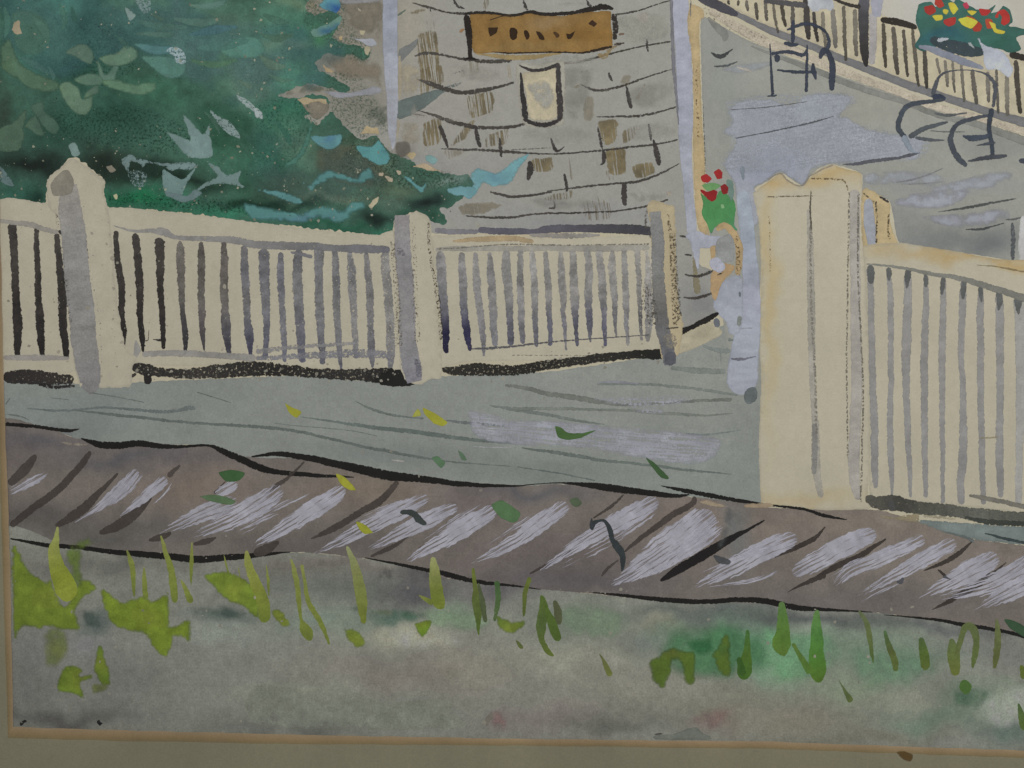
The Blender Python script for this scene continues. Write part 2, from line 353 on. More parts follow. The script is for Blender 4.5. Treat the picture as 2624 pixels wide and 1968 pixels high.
for c, r, pts, col, a, so in [(2,3,[(1250,620),(1380,430),(1700,380),(2050,420),(2212,520),(2300,800),(2000,930),(1500,900),(1250,800)],(70,118,78),.7,40),(2,3,[(1480,560),(1700,520),(1780,640),(1600,700)],(46,104,62),.55,18),(3,3,[(-60,420),(200,460),(560,480),(640,700),(400,900),(100,960),(-80,860)],(104,156,112),.5,30),(3,3,[(700,600),(1300,600),(1500,800),(1300,1000),(800,1000)],(104,140,108),.45,30),
    (2,3,[(430,260),(700,230),(1000,330),(900,560),(600,560),(420,430)],(118,140,112),.5,24),(1,3,[(1400,250),(1800,280),(2050,380),(1900,500),(1500,440)],(126,152,120),.5,20),(1,3,[(1000,280),(1200,260),(1450,330),(1350,420),(1050,380)],(64,104,84),.5,16),(0,3,[(1700,280),(1950,240),(2150,320),(2000,380)],(70,84,78),.6,16),(0,3,[(700,280),(860,300),(880,450),(740,460)],(70,84,78),.55,16),
    (1,3,[(1000,450),(1300,380),(1700,480),(1800,620),(1300,660),(1000,600)],(168,167,148),.55,26),(0,3,[(1650,380),(2000,350),(2212,420),(2100,620),(1700,640)],(150,156,146),.5,26),(1,3,[(0,930),(380,980),(560,1075),(880,1000),(1100,1090),(1650,1050),(1760,1200),(1700,1330),(0,1300)],(132,136,122),.5,9),(3,3,[(1900,1000),(2212,900),(2400,1000),(2300,1300),(1900,1330),(1750,1200)],(158,166,152),.5,24),
    (2,3,[(100,620),(700,560),(1100,640),(1000,860),(300,860)],(152,152,138),.5,30),(3,3,[(1600,950),(1900,980),(1850,1140),(1600,1130)],(72,104,80),.5,20),(2,3,[(1550,1200),(1700,1120),(1900,1140),(1850,1280),(1700,1380),(1560,1270)],(140,112,108),.45,24),(1,3,[(1990,1180),(2100,1150),(2180,1250),(2150,1350),(2050,1320)],(142,112,110),.45,14)]:
    shape("grass_wash", verge, t(c, r, pts), tuple(min(255, x * 1.2) for x in col), alpha=a, soft=so, gran=.8, var=.12)
verge["label"] = "blotchy grey green grass verge along the bottom"

# ------------------------------------------------------------------ house wall
hf = Field((160, 159, 151), 0.04, 110, 41)
for c, r, zx, zy, rx, ry, col, a in [(1, 0, 500, 300, 700, 700, (142, 134, 118), .9), (1, 0, 900, 150, 300, 200, (138, 130, 116), .8), (1, 0, 850, 950, 250, 200, (128, 126, 114), .8), (1, 0, 1300, 250, 150, 300, (172, 164, 146), .8),
    (1, 0, 1700, 700, 500, 500, (164, 160, 150), .7), (1, 0, 1700, 1450, 500, 150, (156, 153, 149), .8), (1, 0, 1260, 1320, 90, 90, (120, 114, 104), .7), (2, 0, 900, 300, 500, 300, (161, 160, 150), .7),
    (2, 0, 700, 1400, 700, 300, (157, 157, 149), .7), (2, 1, 500, 230, 900, 90, (150, 150, 151), .8), (2, 1, 1600, 800, 200, 500, (150, 149, 142), .8), (2, 1, 1620, 1000, 200, 150, (132, 132, 134), .8)]:
    hf.tz(c, r, zx, zy, rx, ry, col, a)
house = shape("painted_house_wall", PAINTING, [(560, -150), (1722, -150)] + t(2, 0, [(1400, 0), (1450, 700), (1500, 1659)]) + t(2, 1, [(1540, 300), (1600, 600), (1740, 700), (1730, 900), (1790, 1020), (1450, 1190), (1420, 900), (1400, 300), (1290, 350), (900, 350), (100, 350)]) + t(1, 1, [(1550, 360), (1500, 250), (1300, 160), (0, 160)]) + [(560, 500)], hf, sp=8, rough=1.2, edge=.96, gran=.4,
    label="grey shingled house wall")

# patio and stair side
yf = Field((158, 159, 150), 0.045, 90, 51)
for c, r, zx, zy, rx, ry, col, a in [(2, 0, 1800, 700, 250, 600, (150, 154, 148), .8), (3, 0, 900, 900, 400, 150, (160, 158, 148), .7), (3, 0, 2000, 1250, 500, 120, (146, 148, 142), .7), (3, 1, 1500, 400, 700, 110, (128, 131, 130), .9),
    (3, 1, 1950, 470, 260, 90, (112, 116, 119), .8), (3, 1, 1200, 250, 200, 120, (142, 144, 142), .8), (3, 0, 1500, 1620, 900, 60, (150, 152, 152), .7)]:
    yf.tz(c, r, zx, zy, rx, ry, col, a)
yard = shape("painted_patio", PAINTING, t(2, 0, [(1630, 200), (1720, 180), (2000, 330)]) + t(3, 0, [(0, 420), (600, 650), (1200, 850), (1700, 1000), (2212, 1200), (2400, 1270)]) + t(3, 1, [(2400, 600), (2070, 585), (1650, 520), (1300, 470), (1130, 432), (1060, 110), (1000, 50), (820, 0)]) +
    t(3, 0, [(800, 1500), (540, 1420), (380, 1500), (300, 1605), (110, 1495), (0, 1565)]) + t(2, 1, [(2080, 0), (2150, 300), (2140, 1000), (2120, 1640), (1900, 1500), (1700, 300)]) + t(2, 0, [(1680, 1640), (1650, 1000)]), yf, sp=8, rough=1.0, edge=.96, gran=.35, label="grey patio in front of the stair")

# ------------------------------------------------------------------ tree
tf = Field((50, 84, 70), 0.16, 60, 61, 1.27)
for c, r, zx, zy, rx, ry, col, a in [
    (0, 0, 350, 250, 350, 350, (70, 116, 100), .85), (0, 0, 500, 60, 200, 150, (66, 122, 106), .7), (0, 0, 40, 150, 60, 500, (34, 68, 54), .7), (0, 0, 760, 200, 130, 260, (28, 64, 50), .85), (0, 0, 300, 560, 180, 120, (48, 92, 82), .7),
    (0, 0, 1500, 120, 600, 220, (72, 106, 90), .9), (0, 0, 1550, 300, 60, 300, (98, 134, 124), .6), (0, 0, 1900, 350, 500, 150, (70, 118, 108), .8), (0, 0, 2100, 650, 250, 200, (92, 128, 102), .8), (0, 0, 1850, 560, 250, 110, (62, 100, 70), .7),
    (0, 0, 700, 600, 300, 200, (30, 66, 54), .8), (0, 0, 1000, 1000, 400, 220, (32, 66, 54), .85), (0, 0, 1400, 800, 400, 150, (44, 86, 66), .7), (0, 0, 20, 950, 60, 250, (42, 52, 44), .7), (0, 0, 500, 1120, 250, 180, (30, 62, 52), .7),
    (0, 0, 250, 1420, 400, 130, (22, 30, 27), .97), (0, 0, 950, 1420, 250, 170, (28, 36, 30), .92), (0, 0, 1500, 1560, 600, 60, (18, 34, 26), .9), (0, 0, 1900, 1200, 200, 200, (42, 88, 64), .6), (0, 0, 2150, 1500, 150, 200, (32, 72, 52), .7),
    (0, 0, 1300, 1480, 400, 80, (24, 40, 32), .85), (0, 1, 100, 30, 150, 80, (34, 74, 62), .8), (0, 1, 300, 40, 100, 70, (18, 44, 36), .9), (0, 1, 1200, 90, 350, 90, (20, 92, 58), .95), (0, 1, 1900, 150, 400, 90, (38, 100, 76), .9), (0, 1, 2100, 60, 250, 50, (18, 40, 30), .9),
    (1, 0, 60, 550, 200, 250, (96, 132, 108), .8), (1, 0, 250, 700, 200, 120, (70, 124, 102), .7), (1, 0, 500, 300, 350, 150, (50, 94, 74), .7), (1, 0, 150, 150, 200, 150, (64, 106, 88), .7), (1, 0, 300, 50, 200, 60, (84, 106, 82), .7),
    (1, 0, 400, 420, 300, 60, (96, 108, 92), .5), (1, 0, 580, 380, 90, 80, (54, 114, 52), .7), (1, 0, 150, 1300, 200, 200, (36, 94, 74), .85), (1, 0, 250, 950, 250, 120, (38, 86, 68), .8), (1, 0, 350, 1250, 100, 150, (84, 122, 96), .6),
    (1, 0, 850, 1350, 400, 150, (92, 98, 78), .85), (1, 0, 850, 1150, 120, 60, (44, 62, 46), .8), (1, 0, 1200, 1580, 300, 90, (70, 84, 66), .8), (1, 0, 300, 1600, 300, 100, (52, 66, 50), .8), (1, 0, 1700, 1540, 200, 60, (96, 112, 106), .8), (1, 0, 700, 1600, 200, 80, (66, 88, 70), .7),
    (1, 1, 150, 80, 200, 70, (16, 38, 30), .95), (1, 1, 650, 50, 300, 50, (84, 100, 82), .85), (1, 1, 1000, 200, 160, 60, (20, 32, 28), .95), (1, 1, 1500, 70, 200, 70, (24, 34, 32), .95), (1, 1, 1150, 60, 150, 60, (66, 86, 74), .8), (1, 1, 1250, 190, 80, 60, (34, 74, 58), .9),
    (1, 1, 700, 290, 500, 40, (28, 72, 54), .9), (1, 1, 1100, 310, 80, 60, (34, 88, 68), .8), (1, 1, 1550, 210, 100, 60, (34, 66, 52), .9), (1, 1, 450, 130, 200, 40, (24, 46, 36), .85)]:
    tf.tz(c, r, zx, zy, rx, ry, col, a)
tree_out = [(-30, -150), (800, -150), (792, -10), (786, 22), (806, 36), (850, 30), (874, 46), (862, 78), (850, 95), (880, 112), (935, 122), (948, 140), (930, 156), (905, 140), (870, 146), (836, 140), (806, 165), (830, 188),
    (868, 206), (899, 222), (885, 237), (850, 228), (800, 214), (760, 224), (716, 246), (760, 252), (790, 244), (830, 246), (842, 262), (836, 284), (812, 306), (796, 290), (784, 300), (815, 318), (846, 288), (866, 305), (900, 338), (930, 356), (968, 348), (978, 365),
    (1004, 392), (1050, 412), (1090, 430), (1150, 444), (1200, 452), (1215, 475), (1195, 500), (1178, 512), (1146, 532), (1128, 536), (1146, 562), (1130, 576), (1090, 560), (1068, 543), (1012, 563), (1006, 592), (970, 602), (893, 594), (834, 590), (740, 578), (656, 572), (489, 548), (360, 537), (285, 533), (268, 500), (268, 462),
    (230, 430), (190, 404), (150, 436), (121, 464), (119, 516), (66, 521), (0, 518), (-30, 519)]
tree = shape("painted_tree", PAINTING, tree_out, tf, sp=5, rough=3.4, edge=.97, gran=.8, tens=.35, label="dark green tree leaning over the fence")
shade = MB()
for c, r, pts, col, a, so in [
    (1, 0, [(560, 470), (900, 470), (1080, 560), (1090, 760), (960, 700), (760, 690), (620, 600)], (140, 130, 112), .8, 16),
    (1, 0, [(200, 830), (420, 720), (640, 760), (700, 790), (560, 800), (380, 820)], (120, 118, 98), .85, 10),
    (1, 0, [(720, 0), (1090, 0), (1080, 330), (960, 300), (860, 260), (780, 200)], (136, 128, 112), .85, 14),
    (1, 0, [(960, 950), (1140, 900), (1140, 1080), (1000, 1100)], (112, 118, 106), .6, 12),
    (1, 0, [(430, 0), (560, -20), (560, 80), (500, 110), (440, 60)], (150, 142, 118), .8, 8),
    (1, 0, [(380, 870), (480, 850), (620, 880), (630, 950), (550, 1030), (480, 1010)], (134, 126, 110), .95, 3)]:
    shade.poly(t(c, r, pts), col, alpha=a, soft=so, gran=.6)
shade.each("bare_patch", tree)
for c, r, pts, col, a, so in [
    (0, 0, [(100, 40), (420, 0), (600, 120), (520, 330), (300, 420), (130, 340)], (88, 136, 120), .55, 26), (0, 0, [(1060, 20), (1500, 60), (1900, 90), (2212, 60), (2212, 260), (1700, 300), (1250, 230)], (92, 128, 108), .5, 26),
    (0, 0, [(1950, 560), (2150, 420), (2400, 500), (2450, 760), (2250, 900), (2000, 800)], (106, 144, 120), .6, 28), (1, 0, [(-60, 420), (220, 480), (260, 640), (120, 760), (-80, 700)], (104, 140, 112), .55, 22),
    (0, 0, [(1480, 0), (1570, 0), (1580, 250), (1540, 420), (1490, 250)], (118, 150, 146), .5, 10), (1, 0, [(560, 1260), (900, 1240), (1100, 1440), (1250, 1560), (900, 1640), (560, 1520), (500, 1380)], (104, 106, 84), .6, 16),
    (0, 0, [(1650, 900), (2000, 860), (2212, 1050), (2150, 1300), (1900, 1350), (1700, 1150)], (54, 104, 80), .5, 22), (0, 0, [(1600, 330), (1900, 280), (2000, 420), (1800, 560), (1620, 480)], (96, 140, 136), .45, 18)]:
    shape("foliage_wash", tree, t(c, r, pts), col, alpha=a, soft=so, gran=.9, var=.12)
for c, r, pts, col, d, a in [
    (1, 0, [(430, -60), (760, -60), (800, 180), (900, 260), (1010, 400), (960, 560), (700, 480), (600, 380), (420, 250)], (70, 104, 84), .52, .45),
    (1, 0, [(600, 640), (900, 640), (1120, 1000), (1150, 1150), (900, 1200), (640, 960)], (64, 98, 78), .56, .4),
    (1, 0, [(900, 1150), (1200, 1300), (1420, 1420), (1800, 1520), (1700, 1640), (1100, 1640), (700, 1500)], (58, 84, 66), .54, .55),
    (0, 1, [(900, 0), (1500, 20), (2212, 90), (2212, 200), (1500, 160), (960, 110)], (22, 62, 46), .6, .6),
    (0, 0, [(700, 150), (1100, 260), (1200, 600), (900, 700), (500, 640)], (36, 76, 62), .6, .5),
    (0, 0, [(250, 1000), (1100, 900), (1700, 1100), (1500, 1350), (700, 1250)], (34, 68, 54), .6, .5),
    (1, 0, [(0, 900), (420, 850), (520, 1100), (300, 1500), (0, 1500)], (44, 100, 80), .6, .5),
    (1, 1, [(400, 0), (1200, 0), (1300, 100), (900, 130), (400, 90)], (104, 114, 94), .6, .6)]:
    shape("dry_foliage", tree, t(c, r, pts), col, alpha=a, soft=10, dry=d, gran=.8)
for pts, col, a in [([(0, -40), (420, -40), (600, 60), (760, 40), (900, 120), (860, 220), (640, 300), (500, 230), (300, 160), (150, 220), (0, 120)], (74, 122, 128), .34), ([(430, 60), (640, 40), (760, 130), (700, 300), (560, 260), (420, 170)], (104, 142, 136), .3), ([(0, 40), (130, 20), (230, 110), (150, 190), (20, 160)], (84, 134, 124), .35), ([(650, 330), (900, 360), (1000, 470), (820, 540), (620, 500)], (84, 118, 116), .25)]:
    shape("foliage_wash", tree, pts, col, alpha=a, soft=36, gran=.9, var=.12)
LEAFS = [
 (0,0,[(560,450),(680,380),(760,390),(820,480),(790,560),(720,540),(640,490)],(80,112,94),.75),
 (0,0,[(850,500),(940,470),(1010,450),(1090,390),(1180,430),(1190,500),(1100,560),(980,580),(910,560)],(86,122,98),.75),
 (0,0,[(840,510),(880,570),(905,640),(940,620),(980,570),(1030,570),(1010,650),(990,700),(880,720),(850,620)],(84,120,102),.7),
 (0,0,[(640,690),(720,640),(850,640),(900,700),(860,740),(720,740)],(82,120,98),.75),
 (0,0,[(870,700),(1000,680),(1150,725),(1330,705),(1345,780),(1220,830),(1080,800),(940,760)],(80,120,92),.75),
 (0,0,[(510,750),(580,700),(680,760),(720,850),(800,820),(800,920),(740,1000),(640,970),(560,880)],(86,120,94),.75),
 (0,0,[(850,740),(860,800),(800,830),(720,855),(740,800),(800,750)],(78,112,92),.75),
 (0,0,[(10,400),(80,330),(120,420),(180,540),(300,620),(440,680),(520,720),(500,780),(400,800),(260,770),(150,690),(40,620),(0,560)],(70,106,80),.75),
 (0,0,[(-20,1130),(120,1050),(230,930),(230,1010),(200,1120),(220,1150),(200,1240),(150,1310),(-20,1300)],(66,96,74),.85),
 (0,0,[(210,1090),(300,990),(350,1060),(390,1170),(320,1170),(250,1120)],(66,98,78),.7),
 (0,0,[(260,920),(370,880),(400,970),(480,1030),(520,1100),(480,1170),(390,1120),(320,1020)],(64,98,80),.65),
 (0,0,[(1150,370),(1330,385),(1500,400),(1470,470),(1320,475),(1210,430)],(68,118,118),.75),
 (0,0,[(1220,490),(1400,480),(1560,510),(1620,580),(1560,670),(1440,680),(1310,590)],(72,122,108),.75),
 (0,0,[(1630,40),(1800,20),(1960,-10),(1900,70),(1720,85)],(88,130,118),.6),
 (0,0,[(1160,300),(1280,265),(1500,280),(1440,335)],(76,118,104),.6),
 (0,0,[(1900,430),(2060,330),(2212,320),(2300,420),(2212,500),(2000,500)],(78,134,118),.6),
 (0,0,[(100,120),(260,90),(420,200),(400,420),(250,480),(130,380)],(72,116,98),.35)]
for i, (c, r, pts, col, a) in enumerate(LEAFS):
    p = np.array(t(c, r, pts)); cx, cy = p.mean(0)
    f = Field(tuple(x * .85 + 14 for x in col), .09, 40, 70 + i, 1.2); f.add(*(p[np.argmax(p[:, 0] - p[:, 1] * .3)]), 16, 16, (col[0] * .8, col[1] * .85, col[2] * .85), .6).add(*(p[np.argmin(p[:, 0])]), 16, 16, (col[0] * 1.1 + 6, col[1] * 1.08, col[2] * .95), .5)
    shape("leaf", tree, p, f, alpha=min(.92, a + .12), gran=.6, tens=.5, soft=5 if r == 0 and i not in (8,) else 3)
PALE = [
 (0,0,[(1110,165),(1080,60),(1120,90),(1175,130),(1140,175)],(136,162,156),0.1,.85),
 (0,0,[(1160,-10),(1290,-10),(1300,90),(1240,120),(1200,60)],(132,160,158),.45,.8),
 (0,0,[(1440,1140),(1560,1180),(1645,1205),(1580,1000),(1640,1040),(1720,1130),(1770,1150),(1825,1040),(1815,1150),(1830,1350),(1640,1360),(1520,1240)],(122,152,148),.12,.9),
 (0,0,[(1820,960),(1920,1020),(2000,1060),(2080,1190),(1990,1170),(1900,1090)],(138,162,160),.35,.9),
 (0,0,[(2040,820),(2130,860),(2240,960),(2260,1030),(2180,960),(2090,890)],(150,170,168),.35,.9),
 (0,0,[(1050,1390),(1110,1335),(1210,1370),(1400,1410),(1640,1400),(1700,1420),(1640,1470),(1540,1460),(1480,1480),(1420,1440),(1270,1415),(1210,1500),(1225,1425),(1130,1400),(1110,1490)],(120,148,146),.15,.9),
 (0,0,[(1410,1470),(1520,1530),(1590,1545),(1725,1405),(1620,1580),(1570,1690),(1430,1690)],(116,148,144),.15,.9),
 (0,0,[(1780,1390),(1880,1440),(1960,1510),(2080,1480),(2060,1560),(2110,1620),(1950,1590),(1820,1600),(1690,1665),(1740,1600),(1830,1550),(1880,1520)],(120,150,146),.15,.9),
 (0,0,[(590,1260),(650,1235),(695,1330),(630,1345)],(124,152,146),.1,.9),
 (0,0,[(-10,1430),(60,1500),(125,1605),(40,1590),(-10,1540)],(110,138,138),.3,.85),
 (0,0,[(1430,440),(1520,400),(1590,450),(1610,540),(1530,550),(1500,480)],(160,184,190),.45,.9),
 (0,0,[(1110,1480),(1260,1500),(1250,1610),(1150,1600)],(124,150,150),.55,.9),
 (0,1,[(1420,0),(1480,50),(1600,95),(1720,40),(1745,0),(1680,-20),(1620,30),(1520,10)],(112,140,140),.15,.9),
 (1,0,[(-20,920),(50,970),(60,1030),(0,1010)],(170,185,185),.35,.9)]
for c, r, pts, col, dr, a in PALE:
    shape("pale_leaf", tree, t(c, r, pts), col, GOUACHE, dry=dr, alpha=a, tens=.45, rough=1.3)
TEAL = [
 (1,0,[(540,50),(620,-10),(720,-10),(732,80),(690,112),(620,90)],[(92,156,166),(705,60,60,60,(40,88,160),.95)]),
 (1,0,[(480,260),(600,210),(690,160),(730,138),(742,170),(700,240),(610,305),(500,322)],[(106,150,134),(660,250,90,40,(46,98,140),.8)]),
 (1,0,[(470,1180),(620,1170),(738,1162),(732,1240),(650,1292),(560,1272)],[(92,150,156),(650,1200,60,40,(80,128,168),.7)]),
 (1,0,[(870,1260),(1000,1260),(1060,1215),(1110,1270),(1165,1370),(1090,1432),(980,1390),(900,1330)],[(88,156,158),(1110,1310,40,30,(72,120,128),.6)]),
 (1,0,[(492,1040),(475,1180),(425,1320),(335,1420),(230,1432),(330,1360),(400,1260),(445,1140)],[(72,126,110)]),
 (1,0,[(375,1535),(460,1600),(540,1510),(640,1470),(740,1500),(860,1540),(920,1480),(980,1448),(1032,1530),(980,1550),(900,1592),(780,1570),(660,1545),(580,1580),(520,1610),(480,1660),(430,1620)],[(82,140,138),(480,1600,60,60,(108,158,152),.7)]),
 (1,0,[(1280,1530),(1330,1540),(1400,1600),(1440,1610),(1475,1575),(1450,1650),(1420,1665),(1360,1610)],[(92,154,156)]),
 (1,0,[(1840,1520),(1920,1455),(2060,1490),(2160,1440),(2212,1395),(2360,1325),(2320,1400),(2260,1490),(2190,1590),(2050,1612),(1960,1590),(1900,1690),(1850,1690),(1870,1575)],[(112,168,176),(2080,1560,80,50,(96,140,164),.6)]),
 (1,0,[(1465,1345),(1520,1338),(1572,1380),(1535,1425),(1470,1390)],[(124,166,164)]),
 (1,1,[(1650,-20),(1760,-50),(1900,-30),(1850,65),(1780,30),(1720,35)],[(110,164,172)]),
 (1,1,[(20,-20),(200,-10),(330,30),(402,82),(350,106),(240,70),(110,20)],[(88,148,148)]),
 (1,1,[(-130,95),(0,112),(150,140),(380,180),(560,120),(740,150),(830,88),(930,85),(945,140),(850,180),(780,250),(700,272),(600,235),(500,235),(400,266),(200,255),(0,250),(-60,205)],[(84,144,140),(450,200,280,40,(84,128,148),.8)])]
for i, (c, r, pts, spec) in enumerate(TEAL):
    f = Field(spec[0], .07, 30, 120 + i)
    for s in spec[1:]: f.tz(c, r, *s)
    shape("teal_leaf", tree, t(c, r, pts), f, GOUACHE, alpha=.93, gran=.5, tens=.45, soft=2, rough=1.3)
for c, r, pts, w, col, a in [
    (0,0,[(40,60),(70,200),(40,330)],[20,60,20],(88,142,124),.55),(0,0,[(280,150),(380,250),(420,380)],[20,80,30],(96,146,126),.5),(0,0,[(180,500),(300,560),(440,640)],[20,70,20],(84,132,122),.5),(0,0,[(420,580),(460,650),(455,700)],[10,40,12],(90,138,128),.5),
    (0,0,[(1000,300),(1080,380),(1120,420)],[12,50,20],(84,132,118),.45),(0,0,[(1180,180),(1400,230),(1620,240)],[20,70,30],(92,138,124),.5),(0,0,[(1500,160),(1720,200),(1900,180)],[20,80,30],(104,150,134),.5),(0,0,[(1640,300),(1850,260),(2050,230)],[20,80,30],(88,140,150),.5),
    (0,0,[(1700,420),(1900,400),(2150,350)],[20,90,40],(92,146,134),.5),(0,0,[(1650,520),(1850,560),(2050,520)],[20,60,20],(96,144,108),.5),(0,0,[(1300,120),(1420,180)],[14,40],(100,140,120),.4),(1,0,[(60,120),(180,180),(300,200)],[20,70,20],(84,130,112),.45),(1,0,[(40,300),(180,330),(330,300)],[20,70,20],(92,136,112),.45),
    (1,0,[(30,480),(140,560),(260,580)],[20,80,20],(112,148,124),.5),(1,0,[(180,1060),(260,1150),(300,1260)],[14,60,20],(64,128,108),.5),(0,0,[(2060,700),(2180,760)],[20,60],(112,146,124),.4),(0,0,[(620,60),(660,200)],[20,60],(72,126,108),.45),(0,0,[(520,30),(560,160),(540,260)],[20,70,20],(84,136,118),.45),
    (1,0,[(100,640),(220,700),(330,690)],[12,44,12],(100,144,122),.45),(0,0,[(1760,960),(1860,1060),(1900,1160)],[12,44,12],(90,136,116),.45),(0,0,[(2040,1200),(2130,1290),(2190,1400)],[12,50,14],(70,118,96),.5)]:
    one("leaf", tree, t(c, r, pts), w, col, alpha=a, dry=.02, dry2=[.0, .3], rim=.5, rough=1.2, gran=.7)
fl = MB()
for c, r, pts, col in [(0,0,[(100,250),(130,190),(165,180),(175,230),(190,290),(150,302),(120,280)],(170,156,126)), (1,0,[(360,860),(440,838),(500,855),(560,850),(605,862),(610,905),(540,880),(470,895),(410,905)],(182,164,128)),
    (1,0,[(900,1160),(930,1120),(960,1090),(1000,1110),(1050,1105),(1060,1160),(980,1155)],(186,166,126)), (1,0,[(1360,1440),(1450,1415),(1540,1450),(1615,1485),(1500,1482),(1440,1455)],(184,164,132)),
    (1,0,[(1110,1520),(1185,1540),(1180,1580),(1145,1570)],(180,168,142)), (1,0,[(580,560),(620,590),(680,620),(610,622)],(178,156,120)), (1,0,[(870,60),(905,80),(915,105),(885,100)],(180,172,150)),
    (1,0,[(890,260),(940,270),(935,310),(900,300)],(182,172,140)), (1,0,[(720,320),(750,310),(745,350),(725,350)],(184,160,116)), (1,0,[(940,400),(980,405),(975,480),(945,470)],(176,166,136)), (1,1,[(970,120),(1010,70),(1060,40),(1060,80),(1010,135)],(188,178,146)),
    (1,0,[(1060,1490),(1100,1500),(1090,1520),(1065,1515)],(186,172,144)), (1,0,[(1280,1330),(1340,1320),(1385,1330),(1350,1375),(1310,1350)],(180,162,122)), (0,1,[(980,30),(1005,20),(1020,60),(1000,70)],(180,180,140)), (0,0,[(920,1440),(970,1430),(1000,1470),(950,1490)],(140,134,116)), (1,0,[(1215,1475),(1260,1480),(1260,1500),(1230,1510)],(178,166,140))]:
    fl.poly(t(c, r, pts), col, rough=1.6, tens=.3)
inside = []
while len(inside) < 420:
    x, y = random.uniform(0, 1150), random.uniform(0, 590)
    ins = False
    for (x1, y1), (x2, y2) in zip(tree_out, tree_out[1:] + tree_out[:1]):
        if (y1 > y) != (y2 > y) and x < (x2 - x1) * (y - y1) / (y2 - y1) + x1: ins = not ins
    if ins and random.random() < (.3 if y < 330 and x < 600 else 1): inside.append((x, y))
fl.dots(inside, .8, 4.2, (150, 152, 128), .85, .2, 3.5)
fl.build("paper_fleck", tree, stuff=True)
dk = MB()
for x, y in inside[:260]:
    dk.dots([(x + random.uniform(-30, 30), y + random.uniform(-20, 20))], .6, 2.0, (30, 60, 46), .5, .2, 2)
dk.build("pigment_fleck", tree, stuff=True)
MB().poly(t(1,0,[(790,320),(900,340),(1000,333),(1048,380),(980,402),(890,352)]), (164,168,178), rough=.8).poly(t(1,0,[(590,790),(800,800),(930,775),(1020,748),(1082,770),(1050,812),(900,825),(720,850)]), (160,163,172), rough=.8, alpha=.85).poly(t(1,0,[(720,-10),(1080,-10),(1060,20),(900,35),(760,40)]), (160,160,164), alpha=.7, soft=4).each("grey_twig", tree, GOUACHE)

# ------------------------------------------------------------------ house details
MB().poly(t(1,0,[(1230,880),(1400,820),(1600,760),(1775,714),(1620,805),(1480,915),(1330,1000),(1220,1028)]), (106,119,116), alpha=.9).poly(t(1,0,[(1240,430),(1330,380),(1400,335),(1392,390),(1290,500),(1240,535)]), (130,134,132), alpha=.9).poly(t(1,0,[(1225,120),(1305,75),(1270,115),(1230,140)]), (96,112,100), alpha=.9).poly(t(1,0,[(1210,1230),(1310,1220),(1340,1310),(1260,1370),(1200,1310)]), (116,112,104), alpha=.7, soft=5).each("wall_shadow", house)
BR = (132, 117, 82)
br = MB()
for c, r, pts, a, d in [(1,0,[(1390,320),(1560,270),(1580,610),(1420,620)],.8,.38),(1,0,[(1430,600),(1610,570),(1620,720),(1430,815)],.8,.38),(1,0,[(1830,830),(2045,795),(2045,960),(1860,1020)],.8,.3),(1,0,[(1455,1060),(1605,1025),(1585,1240),(1445,1255)],.85,.3),
    (1,0,[(1840,1060),(1895,1045),(1825,1180),(1700,1265),(1680,1250)],.7,.3),(1,0,[(2000,1180),(2175,1095),(2155,1240),(1985,1275)],.75,.35),(1,0,[(1330,100),(1470,70),(1460,100),(1340,125)],.6,.2),(1,0,[(1470,170),(1550,160),(1540,250),(1480,250)],.4,.5),(1,0,[(1960,-20),(2010,-20),(2000,90),(1970,90)],.5,.35),
    (1,0,[(1840,540),(1920,540),(1920,640),(1860,640)],.35,.4),(1,0,[(1640,1280),(1830,1300),(1680,1370),(1640,1340)],.3,.3),
    (2,0,[(745,1060),(912,1035),(892,1225),(800,1255)],.85,.22),(2,0,[(960,1130),(1075,1095),(1050,1200),(955,1255)],.75,.35),(2,0,[(808,1310),(970,1285),(985,1490),(850,1505)],.95,.2),(2,0,[(1035,1440),(1200,1400),(1235,1500),(1080,1545)],.85,.28),
    (2,0,[(165,1380),(342,1355),(342,1480),(190,1485)],.85,.25),(2,0,[(625,850),(705,845),(690,1035),(615,1035)],.35,.1),(2,0,[(960,660),(1030,660),(1000,740),(940,730)],.35,.2),(2,0,[(1100,790),(1150,720),(1110,860),(1060,860)],.3,.2),(2,0,[(460,1370),(550,1350),(540,1560),(460,1500)],.4,.6),
    (2,0,[(500,750),(600,730),(560,765)],.5,.1),(2,0,[(590,620),(700,585),(690,610),(600,640)],.45,.2),(2,0,[(810,1480),(990,1480),(980,1560),(830,1560)],.5,.6),
    (2,1,[(250,60),(400,10),(520,-20),(500,60),(330,75)],.6,.4),(2,1,[(620,90),(750,40),(860,120),(850,220),(720,255),(630,220)],.5,.5),(1,1,[(1740,140),(1850,90),(2150,100),(1960,190),(1800,200)],.45,.15)]:
    br.poly(t(c, r, pts), BR, dry=d + .1, streak=.85, alpha=a * .85, ang=82, rough=2.4, tens=.3, var=.2, soft=3)
br.rib(t(2,1,[(1570,560),(1585,720),(1600,880)]), [20,50,70], (146,134,98), alpha=.6, dry=.25)
br.each("shingle_tint", house)
sh = MB()
